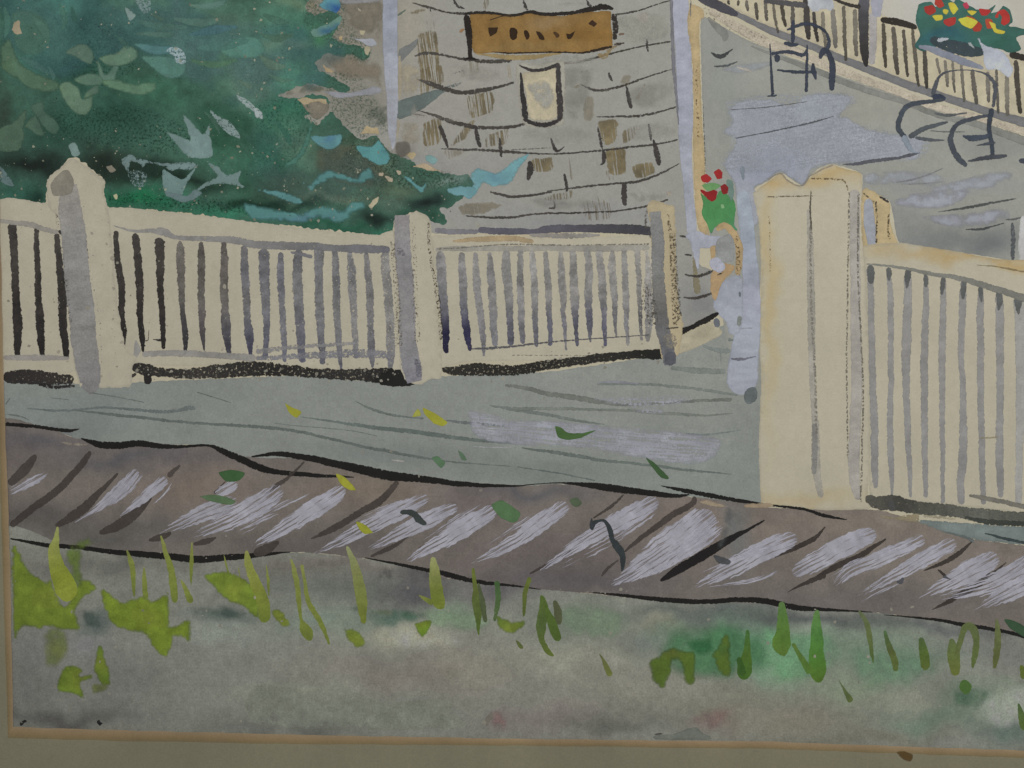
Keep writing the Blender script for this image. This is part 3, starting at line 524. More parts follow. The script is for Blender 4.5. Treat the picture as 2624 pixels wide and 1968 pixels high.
LN = [(1,0,[(1350,25),(1500,65),(1650,105),(1800,118),(2000,105)],[8,22,14,26,30],.1),(1,0,[(1370,485),(1450,460),(1550,465),(1700,495),(1850,517),(2000,535),(2212,520)],[12,28,24,20,30,34,28],.22),
 (1,0,[(1380,680),(1500,720),(1650,775),(1800,800),(1950,785),(2100,750),(2230,712)],[6,34,40,34,42,22,18],.18),(1,0,[(1400,955),(1550,1000),(1700,1060),(1850,1090),(2000,1103),(2212,1095),(2345,1065)],[6,26,36,34,28,26,16],.15),
 (1,0,[(1595,1285),(1800,1295),(2000,1300),(2212,1315),(2400,1328),(2620,1330),(2920,1305),(3210,1275),(3500,1240),(3645,1205)],[8,20,24,26,14,14,16,20,16,14],.2),
 (2,0,[(860,125),(950,120),(1100,90),(1250,40),(1380,0)],[12,16,14,12,12],.15),(2,0,[(440,545),(600,530),(780,485),(950,440),(1150,395),(1370,360)],[20,22,18,14,14,14],.1),(2,0,[(590,730),(700,775),(800,780),(950,745),(1100,690),(1250,640),(1410,590)],[14,24,22,20,16,14,12],.2),
 (2,0,[(730,1010),(900,1010),(1100,1000),(1300,960),(1420,925)],[10,18,22,18,14],.2),(2,0,[(300,1655),(600,1615),(900,1585),(1100,1565),(1300,1490),(1445,1412)],[10,18,18,24,18,8],.12),
 (2,0,[(-10,1295),(200,1285),(380,1275)],[8,8,6],.4),(1,0,[(1690,640),(1810,610)],[6,12],.5),
 (2,1,[(-200,230),(0,220),(200,190),(600,180),(900,165),(1150,125),(1350,65)],[8,18,18,16,16,18,16],.15),(1,1,[(2020,0),(2120,25),(2212,45),(2400,25),(2560,0)],[14,22,26,22,12],.1),(1,1,[(1810,205),(1950,215),(2100,222),(2240,218)],[10,18,22,20],.15),
 (2,1,[(1490,712),(1600,730),(1740,680)],[10,26,20],.15),(2,1,[(1480,910),(1600,917),(1760,860)],[12,24,18],.1),(2,1,[(1445,380),(1515,386)],[18,14],.1),(2,1,[(1490,538),(1555,545)],[14,22],.1),
 (1,0,[(1350,985),(1460,1000)],[8,6],.3)]
for c, r, pts, w, d in LN: sh.rib(t(c, r, pts), [x * 1.15 for x in w], [(88, 83, 78), (72, 67, 62), (80, 75, 70)], dry=d + .06, alpha=.9, rough=.8)
VT = [(1,0,[(1590,1080),(1625,1180),(1660,1280)],[36,34,16]),(1,0,[(1890,1080),(1915,1180),(1940,1275)],[24,36,28]),(1,0,[(2105,1190),(2115,1280),(2120,1360)],[18,32,20]),(1,0,[(1705,0),(1745,55),(1805,75)],[16,26,8]),(1,0,[(1500,70),(1512,105)],[12,8]),
 (2,0,[(1165,335),(1168,390),(1178,450)],[10,26,12]),(2,0,[(985,740),(1010,840),(1030,940)],[10,38,28]),(2,0,[(1180,1070),(1192,1150),(1200,1220)],[14,28,16]),(2,0,[(1218,1205),(1255,1330),(1270,1432)],[16,52,34]),(2,0,[(838,625),(850,670),(870,705)],[14,26,14]),
 (2,0,[(335,1190),(370,1290),(400,1308),(455,1265)],[12,34,20,6]),(2,0,[(740,1095),(760,1200),(780,1295)],[8,26,22]),(2,0,[(785,1290),(795,1350),(785,1420)],[18,38,30]),(2,0,[(155,1390),(160,1470),(140,1560)],[30,60,20]),(2,0,[(450,1500),(465,1580),(475,1660)],[20,30,20]),
 (2,0,[(970,1580),(972,1700),(978,1780)],[36,48,24]),(2,0,[(95,0),(115,60),(138,92)],[20,26,14]),(2,0,[(645,0),(665,45),(690,65)],[16,30,18]),(2,1,[(360,75),(372,120),(355,150)],[8,24,40]),(2,1,[(315,140),(370,145)],[14,16]),(2,0,[(760,1425),(800,1410)],[14,20])]
for c, r, pts, w in VT: sh.rib(t(c, r, pts), [x * 1.1 for x in w], (70, 66, 63), dry=.2, alpha=.92, rough=.9)
sh.build("shingle_line", house)
pw = MB()
for c, r, pts, col, a, so in [(1,0,[(1260,560),(1420,600),(1400,780),(1260,840)],(178,168,144),.6,8),(1,0,[(1700,560),(2100,580),(2150,700),(1800,700)],(170,167,158),.5,14),(2,0,[(0,500),(430,470),(760,480),(620,560),(200,560)],(174,172,162),.7,10),(2,0,[(900,150),(1320,100),(1330,340),(1000,380)],(166,166,156),.5,16),(2,0,[(420,600),(700,600),(640,1000),(460,1040)],(150,149,140),.45,16),
    (2,0,[(950,760),(1380,680),(1400,900),(1100,960)],(152,150,141),.4,20),(2,0,[(100,1100),(700,1100),(700,1230),(150,1260)],(166,165,157),.4,14),(2,0,[(1000,1080),(1400,1040),(1420,1180),(1050,1230)],(166,164,156),.4,14),(2,1,[(150,40),(600,40),(900,130),(300,160)],(148,147,141),.4,14),(2,0,[(300,20),(700,20),(500,60)],(170,168,160),.5,8),
    (2,1,[(1000,0),(1300,0),(1350,60),(1100,100)],(146,144,136),.4,10),(1,0,[(1380,860),(1420,960),(1800,1040),(1600,1060),(1330,1010)],(172,168,156),.5,10),(1,0,[(1250,1060),(1400,1060),(1420,1240),(1260,1230)],(170,160,140),.5,10)]:
    pw.poly(t(c, r, pts), col, alpha=a, soft=so, gran=.6)
pw.poly(t(2,0,[(1080,130),(1160,110),(1180,170),(1120,195)]), (176,170,160), alpha=.7, dry=.3).rib(t(1,0,[(1560,230),(1600,215)]), 14, (180,178,168), alpha=.7).rib(t(1,0,[(2180,560),(2200,680)]), 28, (180,172,152), alpha=.7).rib(t(2,0,[(1340,1659),(1370,1690)]), 40, (180,170,152), alpha=.7)
pw.rib(t(1,0,[(1245,480),(1240,700),(1235,860)]), [20,50,30], (180,168,140), alpha=.7, dry=.2).rib(t(1,0,[(1230,1040),(1215,1200)]), [50,30], (184,172,148), alpha=.6, dry=.3)
pw.each("pale_wall_patch", house)
one("drainpipe", house, t(1,0,[(1152,-250),(1155,0),(1160,250),(1168,600),(1178,850),(1180,1050),(1180,1200),(1182,1290)]), [130,130,130,122,100,85,55,14], [(164,170,188),(162,168,184),(168,171,182),(166,169,180)], GOUACHE, rough=.7, gran=.6)
one("drainpipe", house, t(2,0,[(1450,-300),(1452,0),(1478,400),(1490,800),(1500,1100),(1500,1300),(1525,1659),(1545,1850),(1560,2030)]), [160,150,140,142,130,105,85,88,86], [(166,169,186),(164,168,184),(168,171,184)], GOUACHE, rough=.7, gran=.6)
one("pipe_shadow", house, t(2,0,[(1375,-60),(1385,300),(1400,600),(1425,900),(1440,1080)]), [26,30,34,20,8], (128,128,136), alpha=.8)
shape("pipe_foot", house, t(2,1,[(1500,375),(1600,335),(1700,370),(1830,395),(1780,470),(1665,490),(1625,490),(1612,685),(1570,570),(1540,440)]), (170,173,188), GOUACHE)
MB().poly(t(2,0,[(1545,40),(1650,80),(1655,150),(1620,210),(1625,500),(1640,1000),(1665,1350),(1672,1659),(1670,1750),(1700,2000),(1690,2035),(1620,1990),(1590,1860),(1575,1659),(1562,1200),(1570,900),(1552,500),(1512,200)]), (192,168,122), rough=1.0).rib(t(2,0,[(1590,560),(1600,900),(1610,1200)]), [16,26,20], (110,88,62), dry=.62, alpha=.8).rib(t(2,0,[(1650,900),(1665,1300),(1670,1640)]), 10, (96,96,92), dry=.5, alpha=.7).rib(t(2,0,[(1545,0),(1540,150)]), 14, (120,116,112), dry=.3).build("cream_strip", house)

# sign
sf = Field((162, 122, 62), .11, 30, 81, .9)
sf.tz(2,0,300,210,200,60,(168,142,104),.6).tz(2,0,600,330,300,70,(158,114,50),.7).tz(1,0,2000,200,150,80,(158,116,58),.6).tz(2,0,100,420,400,40,(166,136,82),.6)
sign = shape("painted_sign_board", PAINTING, t(1,0,[(1850,125),(2000,120),(2212,135),(2360,115),(2612,140),(2860,108),(3060,100),(3066,200),(3082,400),(2960,440),(2812,462),(2512,455),(2212,465),(2060,455),(1880,450)]), sf, gran=.6, tens=.3, label="brown sign board with dark brush marks")
MB().rib(t(1,0,[(1895,465),(2100,490),(2300,500),(2500,480),(2640,462)]), [10,40,50,34,8], (166,142,92), alpha=.8, dry=.15).rib(t(2,0,[(740,470),(800,490),(860,420),(910,400)]), [30,50,30,10], (164,140,96), alpha=.7, dry=.3).build("board_edge", sign)
sb = MB()
sb.rib(t(1,0,[(1800,118),(2000,112),(2212,135),(2362,105),(2500,122),(2620,122),(2760,105),(2900,78),(3000,58),(3090,75)]), [18,26,26,30,34,34,36,50,56,24], (48,44,40), dry=.02, rough=.8)
sb.rib(t(1,0,[(1815,130),(1838,260),(1848,400),(1850,510)]), [50,64,44,46], (46,41,38), dry=.14).rib(t(1,0,[(1795,512),(1850,505),(1910,515)]), [14,26,12], (44,40,36))
sb.rib(t(1,0,[(2040,448),(2212,460),(2512,452),(2812,457),(2962,428),(3078,404)]), [8,14,16,18,28,18], (54,44,36), dry=.1).rib(t(2,0,[(880,120),(892,230),(882,345)]), [46,56,44], (58,52,48), dry=.3).rib(t(2,0,[(880,385),(930,378),(975,372)]), [20,26,8], (74,66,58), dry=.2)
sb.rib(t(2,0,[(920,300),(975,292)]), [36,14], (120,98,82), dry=.2).rib(t(1,0,[(1760,280),(1800,250)]), [36,20], (150,112,74))
sb.build("board_outline", sign)
lt = MB(); LC = (58, 42, 28)
lt.poly(t(1,0,[(2008,240),(2088,238),(2080,280),(2050,305),(2022,318)]), LC, tens=.2)
lt.poly(t(2,0,[(-20,245),(20,238),(46,270),(40,330),(5,348),(-18,320)]), LC).poly(t(2,0,[(105,268),(128,264),(150,300),(146,335),(125,345),(110,310)]), LC).poly(t(2,0,[(205,272),(240,274),(268,305),(280,340),(262,350),(232,330)]), LC)
lt.poly(t(2,0,[(358,282),(385,278),(412,300),(405,325),(380,328),(370,305)]), (80,56,36)).poly(t(2,0,[(465,288),(500,296),(548,266),(515,335),(480,340)]), LC, tens=.2).poly(t(2,0,[(655,205),(695,175),(732,205),(705,242),(690,225)]), (66,46,34), tens=.2)
lt.rib(t(1,0,[(2020,175),(2090,150),(2160,135),(2212,140)]), [8,12,14,30], (70,56,42), alpha=.8)
lt.build("lettering", sign)
# little window
win = shape("painted_window", PAINTING, t(2,0,[(40,550),(200,555),(430,520),(465,600),(458,1000),(440,1090),(270,1110),(90,1070),(50,800)]), (176,172,158), alpha=.8, soft=4, label="small cream window below the sign")
shape("pane", win, t(2,0,[(92,640),(240,622),(380,600),(392,1000),(240,1038),(150,1010),(120,800)]), (190,178,148))
shape("pane_tint", win, t(2,0,[(125,730),(220,690),(310,690),(385,790),(345,920),(270,950),(180,860)]), (166,166,158), alpha=.8, soft=9, dry=.3)
MB().rib(t(2,0,[(62,562),(150,603),(270,602),(360,575),(410,552)]), [10,30,32,34,40], (66,62,62), dry=.12).rib(t(2,0,[(395,545),(402,700),(412,900),(412,1045)]), [44,50,60,50], (70,66,66), dry=.22).rib(t(2,0,[(75,625),(88,800),(105,930),(118,1035)]), [14,42,54,54], (58,55,55), dry=.18).rib(t(2,0,[(95,1030),(180,1068),(270,1082),(360,1062),(425,1020)]), [30,40,46,44,30], (62,58,58), dry=.22).build("frame", win)

# ------------------------------------------------------------------ patio lavender and pot
lavm = MB()
lf = Field((164, 168, 179), .06, 60, 91); lf.tz(3,0,400,900,250,120,(164,172,182),.7).tz(3,0,0,1450,300,150,(152,158,180),.7).tz(3,0,900,1250,400,100,(170,173,184),.6)
lavm.poly(t(2,0,[(1870,960),(1950,880),(2212,850)]) + t(3,0,[(150,900),(260,880),(300,830),(450,800),(720,830),(680,930),(620,1005),(700,1020),(850,1110),(1120,1165),(1340,1195),(1325,1310),(1275,1385),(1130,1372),(800,1412),(500,1420),(385,1465),(295,1605),(110,1490),(-20,1570)]) +
    t(2,0,[(2100,1620),(2120,1700),(2140,1900)]) + t(2,1,[(2090,300),(1980,300),(1950,200),(1930,0)]) + t(2,0,[(1900,1560),(1830,1420),(1900,1300),(1930,1210),(1830,1140),(1900,1050)]), lf, gran=.6, rough=1.6, sp=5, alpha=.9, soft=5, dry=.06, streak=.3, ang=-10)
lavm.poly(t(2,0,[(1830,880),(1960,840),(2212,800)]) + t(3,0,[(300,800),(520,790),(740,810),(760,900),(640,980),(720,1060),(900,1090),(1180,1150),(1390,1180),(1380,1330),(1200,1400),(800,1430)]) + t(2,0,[(2212,1500),(1880,1500),(1790,1420),(1860,1300),(1880,1200),(1800,1140),(1860,1040)]), (166, 171, 180), dry=.5, streak=.35, alpha=.6, soft=6, ang=-10)
lavm.poly(t(3,1,[(1060,90),(1200,20),(1500,-20),(1750,-20),(1650,100),(1450,150),(1200,140)]), (163,166,178), soft=9, dry=.15, streak=.6, ang=-12).poly(t(3,1,[(1300,215),(1500,190),(1700,180),(2050,140),(2085,240),(1900,290),(1700,322),(1500,292)]), (158,161,172), soft=8, dry=.15, streak=.6, ang=-10).poly(t(3,0,[(820,1500),(1100,1470),(1400,1480),(1540,1540),(1480,1610),(1100,1600),(850,1590)]), (164,168,176), soft=8, alpha=.8, dry=.2, streak=.6, ang=-5).poly(t(3,0,[(1400,1620),(1700,1540),(1950,1480),(2120,1490),(2050,1590),(1800,1650),(1500,1680)]), (164,168,178), soft=8, alpha=.85, dry=.2, streak=.6, ang=-8)
lavm.poly(t(2,0,[(1800,590),(2000,550),(2212,530),(2230,570),(2080,625),(1900,635)]), (164,168,172), soft=5, alpha=.7)
lavm.each("pale_sheen", yard, GOUACHE)
yl = MB()
for c, r, pts, w, col, d in [(3,0,[(-280,1195),(-150,1170),(0,1140),(200,1100),(400,1055),(570,1003)],[8,10,12,14,16,4],(90,94,98),.15),(3,0,[(-330,950),(0,925),(340,878)],[6,10,6],(100,103,106),.2),(3,0,[(640,1420),(760,1415),(900,1390),(1100,1370),(1230,1340),(1315,1320)],[6,30,34,30,30,8],(92,94,102),.1),
    (2,0,[(1715,455),(1800,490),(1910,422)],[10,44,6],(74,77,78),.05),(2,0,[(1745,575),(1850,570),(1950,533)],[14,22,10],(84,88,90),.05),(3,1,[(1470,172),(1700,140),(1900,100),(2145,58)],[6,24,26,10],(86,89,88),.12),(3,1,[(1705,325),(1850,318),(2040,268)],[14,24,8],(80,83,84),.1),
    (3,0,[(1100,1578),(1300,1540),(1510,1455)],[8,16,6],(132,134,138),.1),(3,0,[(1210,1592),(1350,1585),(1510,1570)],[8,12,6],(136,138,140),.1),(2,0,[(1690,150),(1760,220),(1840,300),(1830,360)],[20,60,70,30],(140,140,136),-.3),(2,0,[(1940,580),(2010,600),(2080,625)],[8,26,8],(184,178,166),.0),
    (3,1,[(2108,265),(2118,400),(2112,590)],[26,44,34],(92,96,100),.3),(3,1,[(2050,240),(2130,235),(2190,215)],[10,22,10],(104,107,108),.15)]:
    yl.rib(t(c, r, pts), w, col, dry=d, alpha=.9 if d >= 0 else .6)
yl.each("patio_line", yard)
shape("white_card", yard, t(3,1,[(2178,240),(2230,195),(2400,200),(2400,640),(2212,600),(2170,590),(2162,450)]), (192,191,190), GOUACHE)
MB().rib(t(2,1,[(1985,-10),(2010,150),(2035,400),(2052,600),(2065,800),(2060,1000),(2040,1200),(2010,1400),(1985,1650),(1990,1750)]), [110,130,130,140,150,180,220,250,270,200], [(162,172,186),(160,170,186),(164,168,184),(166,172,186),(164,168,182)], rough=.8).poly(t(2,1,[(1735,960),(1800,810),(1850,750),(1985,738),(1985,1170),(1880,1230),(1850,1130),(1770,1040)]), (166,171,184)).each("lavender_post", yard, GOUACHE)
MB().rib(t(2,1,[(1890,1438),(1960,1445),(2020,1440),(2110,1420)]), [10,30,20,6], (118,118,130)).rib(t(2,1,[(1975,1180),(2080,1175)]), 14, (150,153,162)).rib(t(2,1,[(1965,860),(1970,910)]), 24, (110,118,130), alpha=.7).rib(t(2,1,[(1965,1070),(1960,1160)]), 40, (146,152,144), alpha=.8).rib(t(2,2,[(2100,30),(2060,100),(2030,170)]), [60,120,60], (112,121,122), alpha=.85).rib(t(2,0,[(1985,1440),(2000,1560)]), [50,20], (138,152,160), alpha=.6).each("post_mark", yard)
pot = shape("painted_flower_pot", PAINTING, t(2,1,[(1630,10),(1700,60),(1760,50),(1800,-10),(1900,50),(1932,130),(1920,280),(1945,332),(1850,300),(1760,300),(1722,355),(1690,290),(1640,200),(1650,100)]), Field((74,148,82),.08,30,95).tz(2,1,1900,330,60,60,(92,150,120),.8).tz(2,1,1720,330,40,40,(110,140,124),.8), GOUACHE, label="green pot plant with red blooms")
MB().poly(t(2,0,[(1640,1600),(1720,1580),(1800,1600),(1760,1640),(1690,1650)]), (104,158,92)).poly(t(2,0,[(1850,1570),(1900,1560),(1920,1659),(1890,1740)]), (118,150,138), alpha=.8).poly(t(2,1,[(1800,110),(1825,105),(1835,135),(1815,140)]), (130,180,120)).build("foliage", pot, GOUACHE)
for c, r, pts, col in [(2,0,[(1632,1525),(1680,1505),(1725,1545),(1690,1582),(1645,1570)],(184,42,42)),(2,0,[(1745,1490),(1785,1462),(1820,1490),(1815,1540),(1770,1545)],(176,38,38)),(2,0,[(1800,1610),(1840,1588),(1872,1620),(1862,1672),(1820,1680)],(150,36,36)),
    (2,0,[(1630,1640),(1690,1655),(1740,1640),(1775,1660),(1760,1720),(1720,1745),(1680,1710),(1640,1670)],(160,32,34))]:
    shape("red_flower", pot, t(c, r, pts), col, GOUACHE, tens=.25, rough=.8)
orr = MB()
orr.rib(t(2,1,[(1765,330),(1830,292),(1900,345),(1955,460),(1960,600),(1950,720)]), [40,60,60,64,64,40], (186,158,112), rough=1.3).poly(t(2,1,[(1715,480),(1765,465),(1755,560),(1720,600)]), (188,158,112)).poly(t(2,1,[(1725,690),(1830,620),(1925,650),(1810,790),(1765,930),(1725,900),(1715,780)]), (186,154,110), rough=1.5)
orr.poly(t(2,1,[(1775,410),(1880,365),(1920,450),(1910,590),(1800,605),(1755,500)]), (148,150,148)).poly(t(2,1,[(1708,590),(1780,565),(1842,640),(1800,700),(1720,655)]), (176,178,194))
orr.rib(t(2,1,[(1940,380),(1950,560),(1960,720)]), [20,40,40], (96,82,62), dry=.62).rib(t(2,1,[(1770,720),(1830,690)]), [10,26], (60,58,50), dry=.4)
orr.poly(t(2,1,[(1450,1230),(1700,1110),(1800,1180),(1805,1235),(1640,1320),(1450,1392)]), (184,174,146)).rib(t(2,1,[(1440,1215),(1550,1165),(1680,1100),(1785,1045)]), [70,46,54,30], (42,40,38), dry=.1).rib(t(2,1,[(1765,1090),(1778,1170)]), 56, (112,118,126))
orr.build("low_wall", yard)

# ------------------------------------------------------------------ stair with railing and flower box
stair = shape("painted_stair_railing", PAINTING, t(2,0,[(1560,-60),(2212,-60)]) + t(3,0,[(900,-60),(990,130),(1300,240),(1700,400),(2090,480),(2400,560),(2400,1090),(2212,1045),(1500,810),(900,590),(300,350),(0,225)]) + t(2,0,[(1830,40),(1620,-10)]), (192,181,152), gran=.3, tens=.25, label="white stair railing descending right")
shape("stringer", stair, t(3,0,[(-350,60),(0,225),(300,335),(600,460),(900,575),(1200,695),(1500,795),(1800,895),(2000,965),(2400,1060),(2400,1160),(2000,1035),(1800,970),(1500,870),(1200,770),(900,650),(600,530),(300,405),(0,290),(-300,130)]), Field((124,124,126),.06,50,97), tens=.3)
one("stringer_end", stair, t(2,0,[(1600,-30),(1720,25),(1850,85),(1950,130)]), [60,90,80,40], (78,78,88), alpha=.85, dry=.08)
one("string_edge", stair, t(3,0,[(-510,85),(-300,215),(0,375),(300,475),(600,605),(900,715),(1200,828),(1450,925),(1700,990),(1950,1060),(2400,1190)]), [60,80,90,84,70,66,66,66,60,60,60], (188,176,156), gran=1.0, rough=1.4, dry=.04)
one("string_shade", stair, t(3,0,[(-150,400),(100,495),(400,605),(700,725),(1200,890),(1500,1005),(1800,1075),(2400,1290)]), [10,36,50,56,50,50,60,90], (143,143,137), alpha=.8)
one("string_grain", stair, t(2,0,[(1650,80),(1850,200),(2000,270),(2212,370)]), [50,70,80,80], (110,98,86), dry=.72, alpha=.8)
BAL = [((45,30),(60,150),(88,290),30,(110,104,92)),((115,40),(125,130),(152,235),38,(84,78,68)),((210,50),(212,200),(215,300),42,(96,92,86)),((325,-20),(335,180),(352,345),60,(76,72,70)),((395,100),(408,240),(430,365),40,(72,68,66)),((472,100),(480,250),(500,420),38,(128,122,108)),((555,80),(570,250),(582,420),50,(130,126,118)),
    ((655,50),(660,300),(672,530),38,(104,99,88)),((750,80),(755,300),(765,490),46,(122,116,104)),((995,200),(1005,400),(1016,590),42,(88,82,70)),((1080,230),(1100,450),(1122,650),48,(100,94,84)),((1170,255),(1185,450),(1206,668),38,(96,90,80)),((1245,240),(1270,500),(1302,750),36,(102,96,84)),((1352,430),(1360,600),(1370,770),44,(84,80,72)),
    ((1455,500),(1470,580),(1482,640),30,(130,124,112)),((1525,520),(1540,640),(1552,755),36,(128,122,110)),((1592,510),(1600,680),(1614,805),28,(120,116,104)),((1668,560),(1680,720),(1694,885),32,(122,117,106)),((1765,600),(1780,750),(1800,905),46,(106,101,92)),((1895,620),(1900,760),(1902,890),40,(122,117,108)),
    ((1970,600),(1978,800),(1988,985),30,(112,108,100)),((2065,640),(2062,820),(2066,1005),44,(136,130,116)),((2140,520),(2155,750),(2180,985),52,(84,79,70)),((2240,560),(2260,800),(2280,1030),46,(110,104,94)),
    ((-345,0),(-340,30),(-335,45),26,(80,76,66)),((-255,0),(-258,30),(-262,55),26,(100,94,82)),((-185,0),(-180,50),(-172,100),34,(110,104,94)),((-105,20),(-98,90),(-92,175),34,(98,92,82)),((-22,0),(-18,90),(-10,185),36,(112,106,96))]
for a, b, c_, w, col in BAL:
    one("baluster_gap", stair, t(3,0,[a, b, c_]), [w * .8, w, w * .7], [col, col, tuple(x * .78 for x in col)], dry=.06, dry2=.14)
one("post", stair, t(3,0,[(900,110),(905,300),(895,560)]), [66,70,60], (170,167,168), alpha=.85, dry=.2)
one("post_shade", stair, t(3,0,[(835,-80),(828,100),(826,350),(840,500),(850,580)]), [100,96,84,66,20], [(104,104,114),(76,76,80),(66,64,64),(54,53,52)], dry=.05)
shape("post_cap", stair, t(3,0,[(890,-40),(995,-40),(985,60),(965,145),(900,125)]), (160,162,176), GOUACHE)
MB().rib(t(3,0,[(550,-10),(700,40),(800,62)]), [24,34,40], (64,60,56), dry=.12).rib(t(3,0,[(970,170),(1100,192),(1200,215),(1285,245)]), [46,70,60,40], (56,51,46), dry=.12).rib(t(3,0,[(2085,470),(2212,500),(2350,530)]), [70,60,60], (58,54,50), dry=.12).rib(t(3,0,[(-40,10),(150,30),(330,50)]), [40,50,60], (88,86,88), dry=.1).each("handrail", stair)
shape("white_puff", stair, t(3,0,[(350,-30),(540,-30),(570,60),(540,95),(470,75),(400,105),(345,60)]), (182,187,194), GOUACHE, dry=.1, rough=2)
fb = shape("painted_flower_box", PAINTING, t(3,0,[(1300,40),(1400,15),(1450,60),(1520,-20),(1600,20),(1630,-10),(1700,30),(1800,80),(1900,85),(1960,48),(1925,115),(1990,95),(2030,50),(2090,90),(2115,190),(2080,225),(2210,250),(2235,290),(2140,325),(2185,425),(2100,455),(1990,425),(1880,425),(1850,455),(1700,410),(1500,390),(1340,445),(1265,400),(1310,300),(1278,180)]),
    Field((58,108,96),.1,35,99).tz(3,0,1500,350,300,70,(44,96,110),.85).tz(3,0,2000,350,150,90,(48,100,84),.7).tz(3,0,1700,130,200,60,(62,104,92),.6), GOUACHE, tens=.3, rough=1.2, label="flower box with red and yellow blooms on the railing")
for pts, col in [([(1350,60),(1420,45),(1452,100),(1400,136),(1362,112)],(182,52,44)),([(1448,-10),(1490,-10),(1522,50),(1480,72),(1440,40)],(190,58,44)),([(1518,172),(1622,148),(1612,210),(1560,232),(1520,205)],(188,54,48)),([(1682,35),(1715,22),(1738,60),(1715,82),(1690,65)],(194,56,82)),([(1822,76),(1922,90),(1890,134),(1840,132)],(192,48,46)),
    ([(1960,150),(1985,100),(2040,85),(2085,130),(2085,195),(2040,222),(2010,200),(2020,150),(1995,120),(1985,158)],(192,50,44)),([(1710,138),(1770,148),(1845,222),(1832,272),(1770,266),(1760,200)],(178,60,42)),([(1878,170),(1932,168),(1942,242),(1890,245)],(190,70,46))]:
    shape("red_flower", fb, t(3,0,pts), col, GOUACHE, tens=.3, rough=.7)
for pts in [[(1558,30),(1600,22),(1642,80),(1600,128),(1570,80)],[(1510,78),(1558,92),(1540,126),(1513,116)],[(1418,138),(1502,132),(1502,168),(1450,182)],[(1715,92),(1802,100),(1760,137)],[(1645,168),(1720,148),(1810,190),(1760,246),(1720,240),(1670,212)],[(1908,188),(1962,210),(1975,250),(2048,272),(2030,298),(1960,282),(1930,240)]]:
    shape("yellow_flower", fb, t(3,0,pts), (208,190,48), GOUACHE, tens=.3, rough=.7)
MB().rib(t(3,0,[(1400,340),(1550,390),(1700,430),(1870,455)]), [60,110,120,60], (58,72,78), dry=.14).rib(t(3,0,[(1300,400),(1420,425),(1500,460),(1700,535),(1860,590)]), [30,60,66,66,30], (134,140,156), dry=.22, streak=.4).rib(t(3,0,[(1460,350),(1560,335)]), [50,20], (170,176,184), dry=.25).rib(t(3,0,[(1730,370),(1780,420)]), [40,14], (150,160,160), dry=.25).build("planter", fb, GOUACHE)
shape("white_cloth", fb, t(3,0,[(1815,335),(1880,400),(1990,425),(2060,480),(2115,600),(2072,672),(1990,605),(1880,592),(1858,460)]), (182,188,202), GOUACHE, rough=1.5, dry=.06)
NV = (62, 69, 84)
ch = MB()
for pts, w in [([(15,375),(28,600),(40,830)],[10,26,30]),([(-10,832),(40,832),(80,822)],[14,20,12]),([(25,465),(170,450),(300,478),(335,425)],[30,36,36,20]),([(70,470),(80,540)],[60,40]),([(338,385),(335,600),(330,798)],[14,32,30]),([(75,605),(250,625),(410,622)],[14,34,24]),([(385,545),(395,620),(415,690)],[20,50,14]),
    ([(445,510),(475,440),(520,450),(555,560),(552,700),(550,785)],[30,60,44,56,60,36]),([(160,260),(300,212),(400,222),(490,275),(525,360),(505,430)],[18,36,30,26,36,44]),([(218,175),(215,300),(215,370)],[30,40,34]),([(135,372),(200,380),(265,385)],[30,46,20])]:
    ch.rib(t(3,0,pts), w, NV, dry=.06, alpha=.9, rough=.7)
ch.build("painted_chair", PAINTING, None, "loose dark line chair by the wall, upright legs")
ch = MB()
for pts, w, col in [([(1425,850),(1440,750),(1490,650),(1600,612),(1750,608),(1880,640),(1945,700),(1962,770),(1940,930)],[40,44,26,12,10,20,40,44,26],(84,88,96)),([(1420,830),(1470,845),(1535,850)],[50,70,40],(58,66,84)),([(1520,862),(1300,890),(1190,930),(1140,1020),(1122,1090),(1150,1150),(1190,1190)],[30,44,50,48,50,48,40],(72,80,90)),([(1170,1170),(1210,1260),(1250,1310),(1310,1318)],[50,50,26,8],(146,158,172)),
    ([(1215,1185),(1330,1122),(1450,1080),(1555,1055)],[50,46,36,18],(84,90,96)),([(1270,1190),(1400,1210),(1525,1212)],[30,30,10],(88,92,98)),([(1435,980),(1550,996),(1720,975)],[18,28,10],(96,100,102)),([(1400,1130),(1550,1140),(1700,1140)],[8,14,6],(110,114,112)),([(1915,995),(1750,1030),(1630,1080),(1580,1180),(1590,1280),(1640,1370),(1715,1438)],[24,40,40,48,54,54,40],(76,82,92)),
    ([(1932,935),(1910,1100),(1932,1240),(1935,1365)],[50,44,44,34],(64,72,84)),([(1725,1392),(1900,1362),(2065,1345)],[14,46,26],(76,80,88)),([(1680,1172),(1760,1192),(1870,1182),(1910,1158)],[10,60,40,40],(70,78,92)),([(1800,1258),(1900,1240),(1965,1235)],[8,30,18],(74,80,90)),([(2165,1385),(2230,1390)],[40,50],(70,76,88))]:
    ch.rib(t(3,0,pts), w, col, dry=.05, alpha=.92, rough=.7)
ch.build("painted_chair", PAINTING, None, "loose dark line chair with curled arms at right")

